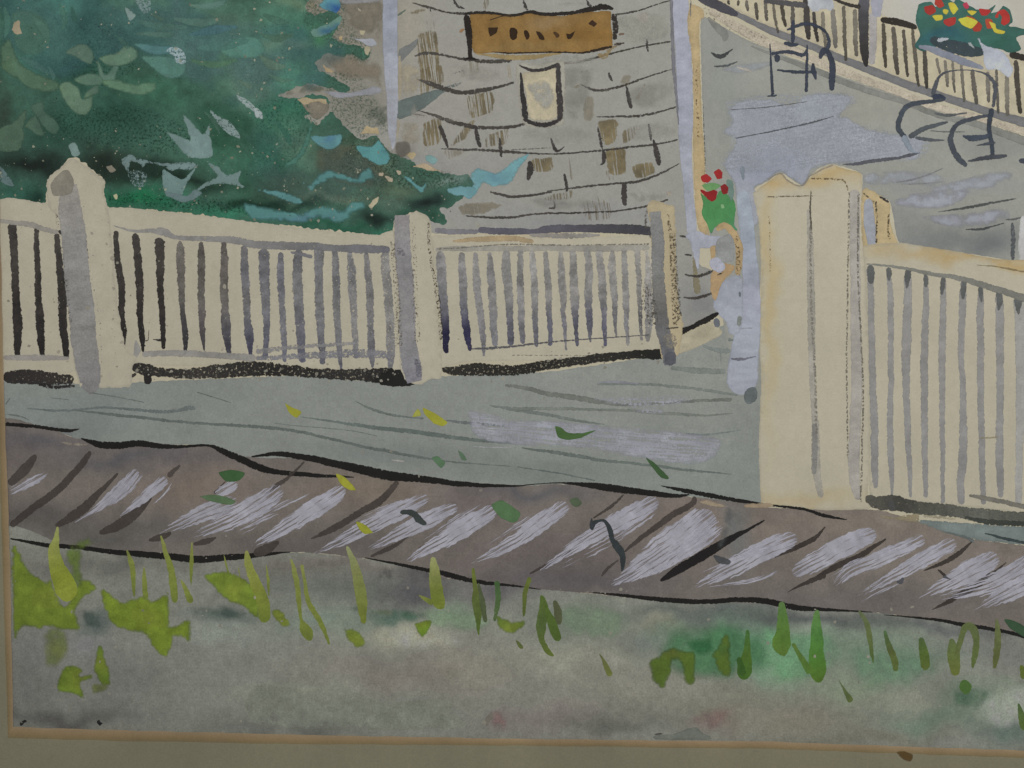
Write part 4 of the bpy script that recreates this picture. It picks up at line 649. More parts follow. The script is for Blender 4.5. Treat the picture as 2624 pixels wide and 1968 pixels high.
# ------------------------------------------------------------------ picket fence
GAPS = []   # tile, points, widths, colours
D1 = [(74,70,66),(66,62,58),(58,54,52),(46,43,42)]
def G(c, r, pts, w, cols=None, dry=.08): GAPS.append((c, r, pts, w, cols, dry))
def fence_section(cream_pts, gaps, label):
    f = shape("painted_picket_fence", PAINTING, cream_pts, Field((190,182,159), .035, 80, 130), gran=.28, rough=1.4, edge=.97, tens=.2, label=label)
    for c, r, pts, w, cols, d in gaps: one("picket_gap", f, t(c, r, pts), w, cols, dry=d + .08, rough=1.6, alpha=.93, var=.2, gran=1.0, rim=.8)
    return f
fa = fence_section(t(0,1,[(-40,95),(400,100),(480,0),(560,300),(640,900),(660,1540),(300,1580),(-40,1600)]), [
    (0,1,[(105,265),(125,560),(140,900),(155,1150),(150,1455)],[90,70,76,90,54],D1,.04),(0,1,[(318,305),(322,560),(335,900),(350,1150),(370,1450)],[44,56,66,84,44],D1,.04),(0,1,[(488,360),(515,600),(540,900),(545,1150),(575,1450)],[50,66,84,80,50],D1,.06)], "short fence section against the left edge")
MB().rib(t(0,1,[(-20,250),(250,282),(500,352)], ), [30,50,44], (166,161,152), alpha=.85, dry=.05).rib(t(0,1,[(505,335),(560,375)]), 40, (70,66,66)).rib(t(0,1,[(30,1430),(300,1430),(600,1435)]), [40,56,30], (164,159,152), alpha=.8, dry=.1).each("rail_shade", fa)
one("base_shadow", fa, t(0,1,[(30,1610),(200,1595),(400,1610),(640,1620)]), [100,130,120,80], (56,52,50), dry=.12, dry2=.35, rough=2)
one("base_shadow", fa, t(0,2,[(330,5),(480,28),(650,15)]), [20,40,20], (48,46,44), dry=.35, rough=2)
fbn = fence_section(t(0,1,[(940,140),(1600,185),(2212,262)]) + t(1,1,[(300,300),(700,345),(1060,372),(1190,345),(1240,900),(1300,1500),(1150,1580),(700,1540),(0,1480)]) + t(0,1,[(1700,1500),(1180,1490),(1000,1400),(960,600)]), [
    (0,1,[(1000,335),(1015,560),(1048,800),(1055,1050),(1070,1200),(1078,1360)],[44,60,66,62,60,8],D1,.05),(0,1,[(1172,355),(1190,560),(1212,850),(1210,1050),(1225,1250),(1240,1385)],[70,76,74,56,56,14],D1,.05),(0,1,[(1372,395),(1385,560),(1385,800),(1400,1050),(1412,1200),(1412,1358)],[104,86,70,56,50,44],D1,.05),
    (0,1,[(1555,420),(1560,520),(1570,800),(1580,1050),(1600,1250),(1608,1405)],[20,84,70,52,58,26],[(122,117,110),(104,98,92),(108,104,98),(70,68,70),(54,52,56)],.08),(0,1,[(1740,430),(1738,560),(1740,800),(1748,1050),(1750,1200),(1765,1372)],[44,74,72,66,54,14],[(110,104,98),(92,88,82),(114,110,104),(92,86,86),(62,60,64)],.08),
    (0,1,[(1940,425),(1940,560),(1940,800),(1942,1000),(1955,1180),(1985,1420)],[40,70,78,70,92,30],[(112,106,102),(104,98,92),(108,103,98),(92,90,94),(72,72,88)],.08),(0,1,[(2112,465),(2112,620),(2128,900),(2140,1100),(2155,1240),(2168,1440)],[60,76,74,66,84,20],[(126,124,124),(112,111,118),(122,120,120),(100,100,112),(66,66,92)],.1),
    (1,1,[(65,490),(70,640),(80,900),(92,1150),(80,1450)],[110,104,84,62,44],[(118,118,122),(112,112,118),(116,116,120),(104,104,116),(92,92,108)],.12),(1,1,[(215,520),(212,700),(225,950),(240,1200),(250,1470)],[56,72,62,62,40],[(118,118,124),(112,113,122),(122,122,126),(118,118,124),(104,104,120)],.12),
    (1,1,[(372,500),(358,680),(370,950),(385,1250),(402,1475)],[70,92,90,84,60],[(116,117,122),(122,122,124),(120,120,124),(108,108,118),(94,94,112)],.12),(1,1,[(548,460),(540,680),(552,950),(562,1200),(578,1490)],[110,80,84,76,50],[(124,124,126),(120,120,124),(124,123,124),(112,112,118),(104,104,116)],.12),
    (1,1,[(678,490),(690,700),(692,900),(702,1120),(715,1330),(738,1540)],[50,72,74,66,60,26],[(128,128,130),(124,124,128),(130,130,130),(116,116,120),(106,106,118)],.15),(1,1,[(808,500),(825,660),(838,900),(850,1120),(866,1440)],[30,84,80,60,66],[(130,130,132),(126,126,128),(136,134,134),(134,132,132),(128,128,132)],.2),
    (1,1,[(952,520),(968,700),(985,900),(988,1150),(1002,1380),(1005,1520)],[44,64,74,62,72,14],[(134,132,132),(130,129,130),(134,132,132),(120,120,124),(116,116,124)],.15),(1,1,[(1115,470),(1118,660),(1145,900),(1158,1150),(1165,1350),(1155,1590)],[60,84,90,80,86,16],[(138,136,134),(142,140,138),(146,144,142),(138,136,136),(120,120,128)],.22)],
    "middle fence section with grey gaps under the tree")
MB().rib(t(0,1,[(985,290),(1150,338),(1300,335),(1420,350),(1500,385),(1650,400),(1850,410),(2000,415),(2212,455),(2400,460),(2700,470),(2910,485),(3110,490),(3370,500)]), [10,24,40,70,40,44,50,64,70,76,70,60,80,60], [(158,155,150),(150,147,144),(148,146,144),(134,133,134),(126,126,130),(112,112,120)], dry=.1, alpha=.85).rib(t(1,1,[(300,520),(400,545),(490,560)]), [20,36,30], (122,122,128), dry=.1).rib(t(0,1,[(1230,1400),(1600,1395),(1900,1415),(2212,1440)]), [50,60,56,70], (160,157,152), dry=.18, alpha=.8).rib(t(1,1,[(0,1380),(300,1345),(600,1325),(860,1305)]), [60,40,36,30], (150,148,150), dry=.35, alpha=.8).rib(t(1,1,[(0,1440),(300,1420),(700,1400),(1000,1400),(1180,1420)]), [40,50,70,80,60], (132,132,140), dry=.4, alpha=.85).poly(t(0,1,[(1175,1280),(1222,1370),(1185,1430),(1150,1490),(1155,1380)]), (158,155,150)).rib(t(0,1,[(1320,1275),(1400,1280)]), [6,30], (50,48,48), dry=.2).rib(t(0,1,[(1250,1280),(1280,1280),(1288,1190)]), [14,8,6], (90,86,82), dry=.2).rib(t(0,1,[(1215,1330),(1260,1330)]), 20, (50,48,48)).each("rail_shade", fbn)
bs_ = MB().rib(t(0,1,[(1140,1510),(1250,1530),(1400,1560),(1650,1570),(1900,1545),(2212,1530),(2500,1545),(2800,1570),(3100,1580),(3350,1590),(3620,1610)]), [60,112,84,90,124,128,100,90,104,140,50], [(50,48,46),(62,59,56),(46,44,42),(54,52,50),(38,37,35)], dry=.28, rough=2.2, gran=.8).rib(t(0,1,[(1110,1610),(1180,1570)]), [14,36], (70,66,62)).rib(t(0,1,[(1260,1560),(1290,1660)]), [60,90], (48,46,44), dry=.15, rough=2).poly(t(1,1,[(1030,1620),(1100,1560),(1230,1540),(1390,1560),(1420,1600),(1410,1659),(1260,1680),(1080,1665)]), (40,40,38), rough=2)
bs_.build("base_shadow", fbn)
fc = fence_section(t(1,1,[(1530,380),(1900,385),(2212,385)]) + t(2,1,[(200,395),(800,385),(1210,370),(1240,600),(1250,1000),(1290,1350),(900,1400),(400,1450),(0,1460)]) + t(1,1,[(1800,1470),(1600,1500),(1590,1100),(1540,600)]), [
    (1,1,[(1590,510),(1605,700),(1618,900),(1635,1100),(1640,1250),(1642,1395)],[84,90,84,76,66,44],[(150,147,145),(142,140,140),(130,129,132),(110,110,120),(44,42,74),(42,40,66)],.06),(1,1,[(1772,520),(1788,700),(1790,900),(1805,1080),(1825,1220),(1850,1375)],[50,76,72,70,72,30],[(148,145,142),(140,138,138),(132,131,132),(110,110,122),(54,52,84),(56,54,80)],.06),
    (1,1,[(1895,520),(1905,700),(1915,900),(1945,1100),(1962,1260),(1968,1420)],[40,70,72,66,56,18],[(150,147,144),(140,138,136),(140,138,138),(134,132,134),(118,117,124)],.08),(1,1,[(2020,520),(2028,700),(2042,900),(2048,1100),(2068,1335)],[40,72,78,72,56],[(152,149,146),(138,136,136),(140,138,136),(130,129,132),(118,117,124)],.1),
    (1,1,[(2160,500),(2168,700),(2185,900),(2192,1100),(2205,1325)],[70,90,80,64,70],[(150,147,144),(142,140,138),(142,140,138),(112,112,122),(92,92,108)],.1),
    (2,1,[(72,490),(70,700),(72,900),(82,1100),(92,1315)],[54,60,70,62,40],[(152,150,145),(144,142,140),(140,138,137),(136,134,136),(106,106,116)],.1),(2,1,[(172,500),(185,700),(198,900),(200,1100),(210,1340)],[50,64,72,56,36],[(154,151,146),(144,142,140),(142,140,138),(120,119,126),(100,100,110)],.1),
    (2,1,[(292,510),(305,700),(318,900),(325,1100),(330,1330)],[40,62,64,52,40],[(150,147,142),(140,138,136),(146,143,140),(104,104,118),(94,94,112)],.1),(2,1,[(418,510),(430,700),(440,900),(448,1100),(468,1370)],[40,76,66,44,18],[(152,149,144),(146,143,140),(146,143,140),(112,111,120),(128,126,128)],.1),
    (2,1,[(522,495),(532,700),(540,950),(550,1150),(565,1335)],[54,74,84,44,36],[(154,151,146),(146,143,140),(148,145,142),(92,92,106),(84,84,98)],.1),(2,1,[(648,470),(665,700),(660,900),(668,1080),(676,1300)],[70,72,74,64,24],[(154,151,146),(146,143,140),(140,138,136),(98,98,116),(112,111,118)],.12),
    (2,1,[(752,490),(770,700),(785,900),(795,1100),(808,1335)],[60,76,76,50,34],[(154,151,146),(144,141,139),(142,140,138),(104,103,118),(88,88,110)],.12),(2,1,[(868,500),(860,650),(885,900),(890,1080),(900,1260)],[40,76,66,48,18],[(154,151,146),(148,145,141),(142,140,137),(112,111,116),(124,122,122)],.15),
    (2,1,[(968,480),(975,700),(985,900),(990,1100),(1000,1330)],[50,62,64,50,30],[(156,153,147),(144,142,140),(146,143,140),(128,127,130),(136,134,132)],.1),(2,1,[(1075,470),(1085,620),(1100,850),(1105,1050),(1120,1285)],[56,58,54,44,30],[(156,153,147),(148,145,142),(154,151,147),(92,91,94),(134,132,132)],.22),(2,1,[(1160,510),(1175,700),(1180,950),(1185,1150),(1168,1295)],[30,60,80,74,30],[(160,157,151),(156,153,148),(146,143,140),(138,136,134),(144,141,138)],.2)],
    "right fence section below the window")
MB().rib(t(1,1,[(1550,495),(1800,490),(2212,490),(2500,480),(2900,485),(3400,480)]), [30,50,50,60,60,50], (168,165,157), alpha=.7, dry=.05).rib(t(1,1,[(1560,495),(1800,480),(2212,452),(2600,460),(3000,455),(3400,450)]), 12, (120,116,106), dry=.45).rib(t(1,1,[(1860,1355),(2000,1352),(2212,1335),(2500,1300),(2800,1275),(3400,1235)]), [12,24,20,16,14,10], (96,95,98), dry=.25).rib(t(2,1,[(0,1410),(400,1412),(700,1415)]), 8, (130,124,112), dry=.5).rib(t(1,1,[(1545,332),(1750,342),(1925,342)]), [44,50,40], (128,126,132), dry=.08).rib(t(1,1,[(1920,325),(2100,342),(2300,345),(2400,345),(2540,320),(2800,315),(3100,322),(3350,330),(3505,360)]), [50,60,56,44,70,66,84,84,50], [(108,106,118),(98,96,108),(92,90,100),(78,76,82),(72,72,80)], dry=.03).rib(t(2,1,[(150,375),(500,380),(760,375)]), [30,50,20], (150,146,142), dry=.2, alpha=.8).each("rail_shade", fc)
one("rail_top", fc, t(1,1,[(1700,425),(1950,410),(2212,400),(2400,430)]), [20,50,50,40], (190,164,122), alpha=.6, dry=.1)
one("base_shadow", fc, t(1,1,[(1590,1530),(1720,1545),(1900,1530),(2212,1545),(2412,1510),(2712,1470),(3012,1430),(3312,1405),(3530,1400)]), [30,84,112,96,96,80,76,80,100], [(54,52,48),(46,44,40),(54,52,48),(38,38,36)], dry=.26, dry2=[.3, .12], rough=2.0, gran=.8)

# posts
pA = shape("painted_fence_post", PAINTING, t(0,0,[(405,1560),(520,1450),(640,1368),(780,1460),(908,1560),(890,1680),(930,1760),(960,2000),(1000,2500),(1080,3000),(1180,3080),(1150,3150),(1120,3340),(700,3340),(640,3100),(600,2400),(520,1900),(420,1790)]), Field((190,182,159),.04,60,141), gran=.28, rough=1.8, tens=.2, label="left fence post with pointed top")
MB().rib(t(0,1,[(590,-60),(610,150),(640,400),(665,700),(700,1000),(730,1300),(760,1520),(782,1659),(745,1720)]), [150,200,220,225,230,220,210,170,110], [(160,155,148),(156,153,149),(150,148,145),(154,151,148),(142,140,140)], cap=False, rough=1.5, gran=.8, alpha=.92, edge=.95).poly(t(0,0,[(440,1590),(530,1490),(590,1470),(640,1570),(610,1680),(470,1690)]), (150,144,130), alpha=.75, dry=.15).each("post_shade", pA)
MB().rib(t(0,1,[(720,100),(770,600),(860,1100),(880,1600)]), 12, (100,96,88), dry=.72).rib(t(0,1,[(900,0),(950,400),(980,900),(990,1300)]), 14, (112,106,96), dry=.78).rib(t(0,1,[(480,150),(560,700),(620,1200)]), 26, (90,86,80), dry=.7).build("pencil_line", pA)
pB = shape("painted_fence_post", PAINTING, t(1,1,[(1188,250),(1290,205),(1390,162),(1500,235),(1535,500),(1560,900),(1600,1300),(1602,1600),(1500,1620),(1425,1660),(1300,1640),(1240,1500),(1220,900),(1195,500)]), Field((190,182,159),.04,60,143), gran=.28, rough=1.6, tens=.2, label="middle fence post with pointed top")
MB().rib(t(1,1,[(1262,200),(1268,450),(1290,750),(1305,1000),(1315,1300),(1345,1500),(1375,1640)]), [130,140,140,140,150,170,130], [(150,146,146),(144,142,144),(146,143,144),(150,148,149),(132,130,138)], cap=False, rough=1.6, gran=.8, dry=.05, edge=.95).rib(t(1,1,[(1215,490),(1250,520),(1290,545)]), [30,64,20], (112,110,122), alpha=.5, dry=.45).rib(t(1,1,[(1370,1440),(1410,1520),(1400,1600)]), [30,60,50], (118,118,130), alpha=.6, dry=.4).each("post_shade", pB)
MB().rib(t(1,1,[(1485,260),(1500,500),(1550,800),(1590,1050),(1600,1280)]), [26,26,30,44,30], (84,76,64), dry=.56, alpha=.9).rib(t(1,1,[(1360,260),(1370,600),(1380,1000),(1400,1300)]), [30,40,50,50], (100,92,80), dry=.68, alpha=.9).rib(t(1,1,[(1180,420),(1220,900),(1240,1350)]), [40,50,60], (112,104,92), dry=.62, alpha=.9).build("pencil_line", pB)
pC = shape("painted_fence_post", PAINTING, t(2,1,[(1170,120),(1225,65),(1330,110),(1405,130),(1415,400),(1430,900),(1480,1150),(1440,1400),(1290,1440),(1250,1100),(1215,600),(1200,300),(1180,200)]), Field((188,172,136),.05,40,145), gran=.4, rough=1.8, tens=.2, label="right fence post beside the drainpipe")
MB().rib(t(2,1,[(1235,170),(1258,400),(1262,700),(1275,950),(1300,1180),(1345,1350),(1370,1490)]), [100,110,110,120,120,120,100], [(142,142,140),(134,134,134),(132,132,130),(112,110,106),(118,118,120),(104,106,114)], cap=False, dry=.1, gran=.9, rough=1.5).rib(t(2,1,[(1360,1380),(1368,1500)]), [110,90], (92,95,104), alpha=.9).rib(t(2,1,[(1340,1220),(1390,1350)]), [120,100], (150,143,128), dry=.45, alpha=.8).each("post_shade", pC)
MB().rib(t(2,1,[(1345,190),(1385,500),(1395,800),(1420,1150)]), [20,44,46,60], (96,84,64), dry=.56, alpha=.9).rib(t(2,1,[(1400,350),(1420,700),(1450,1100)]), [20,30,40], (88,80,68), dry=.54, alpha=.9).rib(t(2,1,[(1165,140),(1160,280),(1200,400)]), [20,30,10], (92,86,78), dry=.55, alpha=.9).rib(t(2,1,[(1150,780),(1180,950),(1230,1150)]), [20,120,80], (86,80,70), dry=.62, alpha=.9).rib(t(2,1,[(1330,1180),(1440,1170)]), 14, (80,76,70), dry=.3).build("pencil_line", pC)

# ------------------------------------------------------------------ big gate pillar and gate
plf = Field((191,183,159),.03,110,151); plf.tz(3,0,500,1520,500,80,(194,166,110),.85).tz(3,1,0,800,70,1200,(194,172,122),.75).tz(3,2,300,1000,600,70,(190,172,132),.8).tz(3,0,0,1600,150,60,(194,164,108),.8)
pil = shape("painted_gate_pillar", PAINTING, t(3,0,[(-120,1660),(0,1568),(110,1497),(160,1550),(240,1602),(295,1612),(370,1530),(450,1465),(540,1418),(660,1460),(800,1500),(812,1650)]) + t(3,1,[(830,300),(840,700),(870,1200),(880,1659)]) + t(3,2,[(880,500),(860,960),(880,1075),(500,1090),(0,1050),(-60,1010),(-80,500),(-60,0)]) + t(2,1,[(2140,1400),(2150,900),(2150,600),(2130,250),(2080,20)]), plf, gran=.25, rough=.9, tens=.25, label="broad cream pillar, tallest of the posts")
MB().rib(t(3,1,[(745,-20),(750,400),(755,900),(765,1659),(750,2000),(742,2450),(780,2660)]), [90,90,90,96,100,96,50], (177,172,164), alpha=.85, rough=1.2).rib(t(3,1,[(350,150),(365,500),(370,1000),(385,1659),(410,2000),(420,2400),(460,2640)]), [30,60,70,60,60,70,50], (174,170,160), alpha=.75, dry=.2).rib(t(3,1,[(400,2000),(405,2200),(395,2440)]), [50,60,40], (152,150,146), alpha=.7, dry=.25).each("pillar_shade", pil)
MB().rib(t(3,1,[(370,-10),(365,150),(370,320)]), [16,14,24], (96,90,80), dry=.25).rib(t(3,1,[(365,300),(375,1000),(410,1659),(415,2100)]), 22, (130,124,112), dry=.5).rib(t(3,1,[(700,0),(690,600),(682,1200),(680,1659),(690,2300)]), 16, (118,112,100), dry=.48).rib(t(3,1,[(780,0),(775,600),(790,1000),(820,1659),(812,2200),(800,2680)]), 18, (114,109,98), dry=.46).rib(t(3,1,[(-10,42),(150,40),(400,34)]), 12, (112,102,84), dry=.42).rib(t(3,0,[(370,1545),(520,1545),(650,1560),(690,1650)]), [14,20,16,12], (122,104,74), dry=.4).rib(t(3,1,[(10,200),(20,700)]), 12, (120,98,62), dry=.6).build("pencil_line", pil)
one("top_shade", pil, t(3,0,[(0,1555),(105,1500),(170,1560),(290,1608),(380,1510),(560,1425)]), 16, (150,140,130), alpha=.5, dry=.1)
stp = shape("painted_side_post", PAINTING, t(3,1,[(810,0),(900,-10),(1000,55),(1050,100),(1055,260),(1110,420),(1130,470),(950,520),(820,470)]), (192,170,124), gran=.4, rough=1.0, label="narrow ochre post behind the pillar")
MB().rib(t(3,1,[(865,60),(872,250),(895,420),(905,505)]), [70,100,80,50], (165,170,180), rough=.8).build("post_face", stp, GOUACHE)
MB().rib(t(3,1,[(930,80),(940,250),(935,440)]), 20, (82,74,62), dry=.5).rib(t(3,1,[(1045,190),(1035,300),(1050,410)]), 22, (92,80,60), dry=.5).rib(t(3,1,[(960,40),(1045,90)]), [16,30], (66,64,64), dry=.2).rib(t(3,1,[(820,10),(930,100)]), 16, (98,88,70), dry=.5).build("pencil_line", stp)
gtf = Field((190,182,158),.03,90,161); gtf.tz(3,1,1700,540,700,50,(190,160,104),.85).tz(3,1,2100,610,250,40,(190,156,92),.8).tz(3,1,1000,500,150,50,(192,170,124),.7)
gate = shape("painted_gate", PAINTING, t(3,1,[(822,470),(1130,438),(1400,478),(1650,520),(1900,570),(2070,588),(2400,640),(2400,1700)]) + t(3,2,[(2400,1150),(2000,1090),(1500,1040),(900,1010),(880,500)]) + t(3,1,[(880,1600),(840,700)]), gtf, gran=.25, rough=.9, tens=.2, label="cream slatted gate on the right")
GC = [(150,148,146),(152,149,146),(150,148,146),(146,144,142)]
for x in [([(882,650),(890,1000),(905,1659),(915,1960),(918,2300),(930,2560)],[60,58,62,66,66,40]),([(1042,680),(1058,1000),(1060,1659),(1052,1960),(1060,2300),(1070,2620)],[40,54,52,54,56,20]),([(1208,690),(1205,1000),(1190,1400),(1192,1659),(1205,2050),(1225,2480),(1232,2640)],[60,78,84,64,56,40,20]),
    ([(1358,720),(1362,1000),(1350,1300),(1350,1659),(1350,2100),(1365,2640)],[44,56,66,66,60,40]),([(1512,750),(1512,1000),(1500,1350),(1505,1659),(1505,2050),(1508,2690)],[50,56,66,56,50,34]),([(1692,770),(1680,1000),(1665,1400),(1685,1700),(1680,2300),(1665,2500),(1672,2700)],[54,66,56,54,80,70,60]),
    ([(1838,830),(1832,1050),(1838,1659),(1840,2000),(1850,2400),(1862,2700)],[40,66,60,58,56,44]),([(1992,860),(2000,1100),(2005,1659),(2000,2000),(2000,2300),(2010,2640)],[60,76,66,64,72,50]),([(2160,910),(2175,1200),(2190,1659),(2170,2100),(2165,2700)],[90,90,100,70,60]),([(2320,960),(2330,1400),(2330,2700)],[60,60,60])]:
    pal = [(166,164,159)] * 4 if x[0][0][0] == 2160 else GC
    one("slat_gap", gate, t(3,1,x[0]), x[1], pal, dry=.06, rough=1.2, var=.08, gran=.5)
hd = MB()
for pts, w in [([(880,630),(885,710),(890,795)],[56,66,40]),([(1038,650),(1042,700),(1045,770)],[36,50,20]),([(1207,660),(1205,740),(1195,835)],[60,56,12]),([(1358,705),(1360,760),(1365,825)],[20,44,30]),([(1510,735),(1508,810),(1500,890)],[40,46,24]),([(1692,755),(1688,850),(1680,930)],[48,50,24]),([(1836,815),(1836,880),(1842,955)],[44,40,14]),([(1992,850),(2000,930),(1988,1025)],[54,60,16]),([(2160,900),(2160,980),(2162,1060)],[90,60,12])]:
    hd.rib(t(3,1,pts), w, (104,107,106), dry=.05, alpha=.85)
hd.each("slat_head", gate)
MB().rib(t(3,1,[(850,622),(1050,640),(1200,662),(1350,697),(1500,722),(1600,732),(1800,785),(2000,848),(2212,915),(2400,975)]), [14,20,26,34,38,44,56,60,66,60], (130,130,122), dry=.04).rib(t(3,1,[(1800,630),(2000,650),(2212,690)]), [6,14,16], (140,124,88), dry=.15, alpha=.7).rib(t(3,2,[(1830,468),(1900,465),(1990,460)]), 14, (160,150,120), alpha=.7).each("rail_shade", gate)
MB().rib(t(3,2,[(845,970),(930,1020),(1080,1030),(1250,1060),(1600,1100),(2000,1150),(2400,1190)]), [50,110,140,120,110,120,130], [(100,98,88),(74,73,66),(88,89,80),(104,105,96),(100,102,92),(88,88,80)], dry=.16, rough=2.4, gran=1.0).rib(t(3,2,[(1735,962),(1850,985),(2000,1012),(2212,1062),(2400,1100)]), [20,44,44,44,50], (124,121,110), dry=.12, dry2=.0).rib(t(3,2,[(1700,1150),(1900,1190),(2300,1210)]), [20,50,40], (66,70,64), dry=.2).rib(t(3,2,[(1060,1000),(1075,1100)]), [60,70], (92,92,92), alpha=.6).rib(t(3,2,[(1340,1140),(1450,1150),(1620,1165)]), [20,26,10], (166,158,132), dry=.25).poly(t(3,2,[(950,1130),(1100,1150),(1290,1120),(1290,1190),(1150,1180),(1000,1160)]), (160,146,116), alpha=.8, dry=.25).build("base_shadow", gate)
MB().poly(t(3,2,[(1290,1175),(1700,1200),(2212,1235),(2500,1250),(2500,1420),(2212,1390),(1760,1340),(1500,1270)]), (126,139,136), alpha=.9).rib(t(3,2,[(1870,1290),(2050,1335),(2240,1375)]), [10,28,24], (66,76,78)).rib(t(3,2,[(1500,1275),(1700,1320),(1780,1370)]), [10,24,30], (116,128,128), alpha=.6).build("roadside_patch", road)

# ------------------------------------------------------------------ road and walkway strokes
rl = MB()
for c, r, pts, w, col in [(0,2,[(230,208),(450,230),(640,225),(850,204),(1050,212),(1400,238),(1550,225),(1640,205),(1690,212)],[8,22,22,18,22,30,30,44,20],(116,127,124)),(0,2,[(640,228),(1000,265),(1400,312),(1800,345),(2212,368),(2512,400),(2812,462),(3112,537),(3312,572),(3612,632),(3912,672),(4424,712)],[8,28,28,24,30,30,26,26,32,24,14,8],(112,122,116)),
    (1,2,[(380,282),(700,330),(1000,372),(1400,418),(1800,472),(2150,502),(2212,512)],[6,22,36,42,34,26,10],(110,122,117)),(1,2,[(855,148),(1000,215),(1200,272),(1450,296)],[4,24,24,16],(118,127,122)),(1,2,[(1640,316),(1800,335),(2020,352),(2260,375)],[10,30,26,10],(120,128,128)),(1,2,[(2020,185),(2212,218),(2512,262),(2812,322),(3012,348)],[10,34,30,24,8],(122,130,126)),
    (2,2,[(-60,10),(150,40),(300,80),(600,128),(800,160),(1000,180),(1300,165),(1600,145),(1900,135)],[20,40,44,50,40,30,22,26,34],(126,130,122)),(2,2,[(-20,215),(400,215),(900,226),(1300,252),(1650,270),(1910,252)],[30,28,24,28,20,6],(132,138,130)),(2,2,[(80,550),(400,598),(800,660),(1200,702),(1500,742),(1900,780)],[12,36,28,26,24,8],(114,125,119)),
    (2,2,[(40,715),(400,770),(720,835)],[8,14,10],(108,120,116)),(2,2,[(730,0),(1200,5),(1600,42),(1950,98)],[20,24,28,20],(132,139,134)),(2,2,[(1500,432),(1700,436),(1975,398)],[20,16,6],(130,138,138)),(2,1,[(1650,1330),(1800,1370),(1890,1370)],[20,44,40],(138,146,142)),(2,1,[(1370,1520),(1600,1545),(1850,1545)],[30,56,40],(134,141,135)),(2,1,[(1800,1380),(1805,1480)],[14,10],(136,142,138)),
    (2,1,[(1865,1270),(1915,1280)],[40,8],(128,138,134)),(0,2,[(780,75),(1000,110),(1250,158)],8,(120,124,120)),(0,2,[(1700,70),(1900,130),(2000,165)],8,(112,116,112)),(0,2,[(440,120),(600,135)],8,(120,124,122)),(0,2,[(60,260),(180,280),(250,310)],[10,14,6],(120,126,124)),(0,2,[(50,180),(90,120)],[10,12],(110,114,112)),(1,2,[(160,340),(400,365),(800,400),(1050,450)],8,(124,132,128))]:
    rl.rib(t(c, r, pts), w, col, dry=.14, alpha=.85, rough=.9)
rl.each("road_line", road)
MB().poly(t(1,2,[(1840,230),(2212,300)]) + t(2,2,[(300,310),(700,345),(1300,395),(1790,470),(1745,640),(1500,705),(1000,625),(500,545),(0,530)]) + t(1,2,[(1900,460)]), (166,168,180), dry=.42, streak=.55, alpha=.85, ang=5, soft=6).poly(t(2,2,[(650,115),(1000,110),(1400,90),(1560,140),(1250,215),(950,195)]), (168,170,182), dry=.52, streak=.3, alpha=.85, ang=2, soft=5).poly(t(2,2,[(1020,235),(1200,215),(1380,245),(1200,260)]), (170,170,182), dry=.45, alpha=.8, soft=3).rib(t(1,2,[(1880,540),(2050,548),(2212,545)]), 8, (172,174,178), dry=.3).rib(t(2,1,[(740,1650),(900,1640),(1100,1659)]), [10,24,10], (160,162,176), alpha=.6).rib(t(1,2,[(1170,655),(1280,668)]), 12, (176,172,164)).each("pale_sheen", road, GOUACHE)
wl = MB()
for c, r, pts, w in [(0,2,[(40,342),(200,360),(400,378),(580,402),(690,388)],[34,36,32,34,6]),(0,2,[(700,470),(850,520),(1000,530),(1200,512),(1400,537),(1600,540),(1800,530),(1950,590),(2212,710),(2412,765),(2712,787),(3060,806)],[10,60,64,60,46,28,24,56,66,48,38,10]),
    (1,2,[(-40,628),(200,606),(450,640),(800,715),(1100,782),(1500,830),(1800,866),(2212,880),(2412,865),(2662,855),(3012,892),(3312,932),(3612,968),(3745,955)],[12,44,58,74,88,60,46,20,8,16,66,58,40,8]),(2,2,[(1285,878),(1500,922),(1800,978),(2100,1030),(2212,1045),(2512,1078),(2712,1142),(2895,1172)],[6,40,42,28,20,26,34,6]),
    (0,2,[(90,1335),(400,1390),(700,1415),(1000,1450),(1400,1482),(1700,1512),(2000,1498),(2212,1480),(2512,1450)],[14,40,40,48,60,66,56,44,8]),(1,2,[(940,1502),(1200,1550),(1500,1612),(1700,1655),(1900,1705),(2212,1740),(2462,1775)],[8,24,40,50,44,22,8]),
    (2,3,[(690,140),(1000,172),(1400,212),(1700,218),(2000,205),(2212,222),(2462,275),(2712,292),(3112,312)],[8,30,46,44,48,56,52,30,8]),(3,3,[(1000,335),(1400,370),(1700,422),(2000,470),(2300,540)],[6,24,38,36,36])]:
    wl.rib(t(c, r, pts), w, BLACK, dry=.02, alpha=.95, rough=.6, gran=.6)
wl.each("kerb_line", walk)
dl = MB(); DC = (82, 73, 68)
